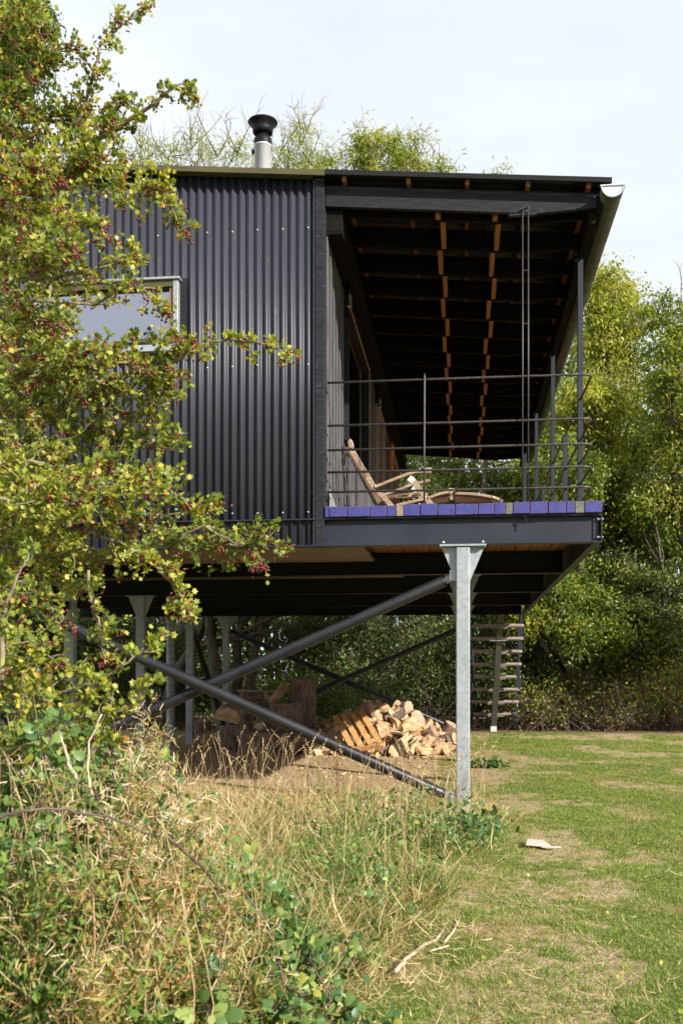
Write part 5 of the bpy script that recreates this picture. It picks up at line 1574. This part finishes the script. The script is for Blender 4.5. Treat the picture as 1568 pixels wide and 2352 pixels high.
# ground-hugging mixed weeds
n = 60000
y = rng.uniform(2.3, 5.0, n); u = rng.uniform(-.62, -.10, n); x = u * y
k = (x < edge_x(y) - .02) & (bush_h(x, y) > .06)
x, y = x[k], y[k]; n = len(x)
z = bush_h(x, y) * (rng.random(n) ** .6) * rng.uniform(.6, 1.0, n)
k = fbm(x + z * .7, y + z * .9, 5.5, 2, 41) > .40; x, y, z = x[k], y[k], z[k]; n = len(x)
cl_ = 5.5 * (fbm(x * 1.2, z * 1.6 + y * .8, 3.4, 2, 17) - .5)
uu = x / y; brown = np.exp(-((uu + .27) / .075) ** 2) * 1.15 - .35 * (uu < -.42)
r_ = np.where(cl_ - brown + .55 > rng.normal(0, .25, n), rng.normal(.2, .14, n), rng.normal(.60, .16, n))
V1 = np.stack([x, y, z], 1); gsel = r_ < .42
for nm, tp_, kk, w0, w1, l0, l1, lb in (('mixed_weeds', RHO, gsel, .016, .034, .018, .042, 'dense green and olive weeds filling the lower left'), ('withered_leaves', CUR, ~gsel, .016, .042, .010, .030, 'withered brown leaves through the weeds of the lower left')):
    m_ = int(kk.sum())
    o = leafobj(nm, tp_, V1[kk], rnd_dir(m_, -.1), rnd_dir(m_, .7) + np.array([.2, -.4, .3]), rng.uniform(l0, l1, m_), M['weed_leaf'], np.clip(r_[kk], 0, 1), None, wid=rng.uniform(w0, w1, m_) * (1.25 if nm == 'withered_leaves' else 1))
    o['kind'] = 'stuff'; o['label'] = lb
n = 16000
y = rng.uniform(2.4, 5.0, n); u = rng.uniform(-.62, -.12, n); x = u * y
k = (x < edge_x(y) - .05) & (rng.random(n) > .75 * np.exp(-((u + .27) / .07) ** 2)); x, y = x[k], y[k]; n = len(x)
z = bush_h(x, y) * rng.uniform(.5, 1.02, n) + .03
k = fbm(x + z, y, 4.2, 2, 43) > .46; x, y, z = x[k], y[k], z[k]; n = len(x)
o = leafobj('nettle_leaves', BRA, np.stack([x, y, z], 1), rnd_dir(n, -.1), rnd_dir(n, .6) + np.array([.2, -.4, .4]), rng.uniform(.018, .040, n), M['bramble_leaf'], np.clip(rng.normal(.5, .27, n), 0, 1), None)
o['kind'] = 'stuff'; o['label'] = 'small green leaves mixed through the weeds'
sm_ = MB()
for k in range(420):
    y = rng.uniform(2.3, 4.8); x = y * rng.uniform(-.58, -.13)
    if x > edge_x(y) - .05: continue
    h = float(bush_h(np.array(x), np.array(y))) * rng.uniform(.7, 1.12) + .05
    sm_.tube(curve((x, y, 0), (x + rng.normal() * .12, y + rng.normal() * .08, h), .14, 5), [.0028, .0025, .0021, .0018, .0014, .0008], 4, cap=False)
o = sm_.build('weed_stems', M['dead_stem'], None, smooth=True); o['kind'] = 'stuff'; o['label'] = 'dry upright stems among the weeds'
# long single canes and sticks
def stick(name, pts, rad, mat, label, cat='stick'):
    pp = []
    q = [T(*p_) for p_ in pts]
    for i in range(len(q) - 1):
        for k in range(4): pp.append(q[i].lerp(q[i + 1], k / 4) + Vector(rng.normal(size=3) * .0018))
    pp.append(q[-1])
    n = len(pp)
    o = MB().tube(pp, [rad * (1 - .6 * i / n) for i in range(n)], 7).build(name, M[mat], None, smooth=True)
    return tag(o, label, cat)
stick('arching_cane', [(-20, 1885, 2.3), (60, 1862, 2.3), (150, 1858, 2.35), (250, 1878, 2.4), (330, 1910, 2.45), (370, 1920, 2.5)], .0042, 'cane', 'thick dark bramble cane arching across the left margin', 'cane')
stick('arching_cane', [(385, 1925, 2.6), (440, 1968, 2.65), (480, 2010, 2.7), (510, 2050, 2.75)], .0055, 'cane', 'purplish cane curving down beside the brown weeds', 'cane')
stick('arching_cane', [(560, 2050, 3.2), (610, 2110, 3.2), (640, 2190, 3.2), (655, 2260, 3.2), (660, 2330, 3.2)], .0035, 'cane', 'thin bramble runner hanging towards the lawn', 'cane')
stick('arching_cane', [(70, 1900, 2.7), (95, 1850, 2.7), (130, 1818, 2.7), (160, 1800, 2.75), (215, 1812, 2.8)], .0045, 'cane', 'pink bramble cane looping below the hawthorn', 'cane')
stick('dead_branch', [(385, 1880, 4.1), (430, 1846, 4.2), (500, 1822, 4.3)], .0075, 'pale_stick', 'bleached white branch lying in the dry grass beside the weeds')
stick('dead_branch', [(175, 1790, 2.9), (155, 1745, 2.9), (140, 1690, 2.9)], .006, 'pale_stick', 'grey upright dead twig below the hawthorn')
stick('dead_branch', [(215, 1830, 3.0), (202, 1780, 3.0), (206, 1700, 3.0), (235, 1640, 3.0)], .0045, 'pale_stick', 'thin grey dead stem rising through the hawthorn leaves')
def gstick(pts, rad, label):
    pp = []
    for px, py in pts:
        t = EYE * F / (py - 1546) * .985; pp.append(T(px, py, t))
    n = len(pp)
    return tag(MB().tube(pp, [rad * (1 - .5 * i / n) for i in range(n)], 6).build('dead_branch', M['pale_stick'], None, smooth=True), label, 'stick')
gstick([(908, 2232), (935, 2200), (975, 2170), (1000, 2160), (1018, 2135)], .011, 'long peeled stick lying at the edge of the lawn')
gstick([(1020, 2165), (1040, 2140), (1055, 2108)], .008, 'short pale stick at the tip of the long one')
gstick([(985, 2185), (1010, 2178), (1030, 2172)], .007, 'short side piece beside the long peeled stick')
# dock and sorrel stems gone dark
for px, py, t, lb in ((772, 1700, 8.2, 'dark dock stem gone to seed in front of the bare earth'), (700, 1722, 9.0, 'rusty dock stem left of the lower end of the brace'), (575, 1690, 8.6, 'reddish dock stem in front of the log rounds'), (793, 1905, 6.9, 'short brown dock stem in the green grass')):
    top = T(px, py, t); root = thing('dock_plant', lb, 'weed', (top.x, top.y, 0), 'dark dock stems in the rough grass')
    mb = MB(); pp = curve((top.x + .03, top.y, 0), top, .04, 6); mb.tube(pp, [.004, .0038, .0034, .003, .0025, .002, .001], 5, cap=False); mb.build('stem', M['dock'], root)
    n = 220; q = np.array([on(pp, f) for f in rng.uniform(.25, 1, n)]) + rng.normal(size=(n, 3)) * .011
    o = leafobj('seeds', RHO, q, rnd_dir(n), rnd_dir(n), rng.uniform(.008, .016, n), M['dock'], np.ones(n), root, wid=rng.uniform(.008, .014, n)); o['kind'] = 'stuff'
# cut leafy branch on the lawn, leafy tuft by the leg
def leafclump(name, label, cx, cy, wx, wy, hz, n, ls, mat, r0, cat='plant', tpl=BRA):
    q = np.stack([cx + rng.normal(0, wx, n), cy + rng.normal(0, wy, n), np.abs(rng.normal(0, hz, n)) + .02], 1)
    root = thing(name, label, cat, (cx, cy, 0))
    st = MB()
    for k in range(max(6, n // 14)):
        e = Vector(q[k]); st.tube(curve((cx + rng.normal() * wx * .2, cy + rng.normal() * wy * .2, 0), e, .15, 3), [.002, .0018, .0014, .001], 4, cap=False)
    st.build('stems', M['cane'], root)
    o = leafobj('leaves', tpl, q, rnd_dir(n, .3), rnd_dir(n, .6) + np.array([.3, -.4, .5]), rng.uniform(.6, 1.3, n) * ls, M[mat], np.clip(rng.normal(r0, .2, n), 0, 1), root)
    o['kind'] = 'stuff'
    return root
q = T(1112, 1760, 13.3)
leafclump('leafy_cutting', 'dark leafy cutting dropped on the grass behind the front leg', q.x, q.y, .14, .05, .03, 160, .07, 'bramble_leaf', .3)
q = T(1095, 1945, 7.6)
leafclump('leafy_weed', 'dark green leafy weed at the foot of the front steel leg, on its lawn side', q.x - .05, q.y, .13, .16, .11, 260, .05, 'bramble_leaf', .25)
for px, py, t, lb in ((585, 1910, 4.6, 'trailing bramble leaves across the dry grass'), (770, 2000, 5.6, 'scatter of bramble leaves in the green grass'), (640, 2130, 3.9, 'bramble leaves at the bottom of the rough grass')):
    q = T(px, py, t); leafclump('leafy_weed', lb, q.x, q.y, .16, .12, .10, 150, .036, 'bramble_leaf', .4)
tri = sum(len(o.data.polygons) * (2 if o.data.polygons and o.data.polygons[0].loop_total == 4 else 1) for o in S.objects if o.type == 'MESH' and len(o.data.polygons))
print('approx triangles', tri, 'objects', len(S.objects))
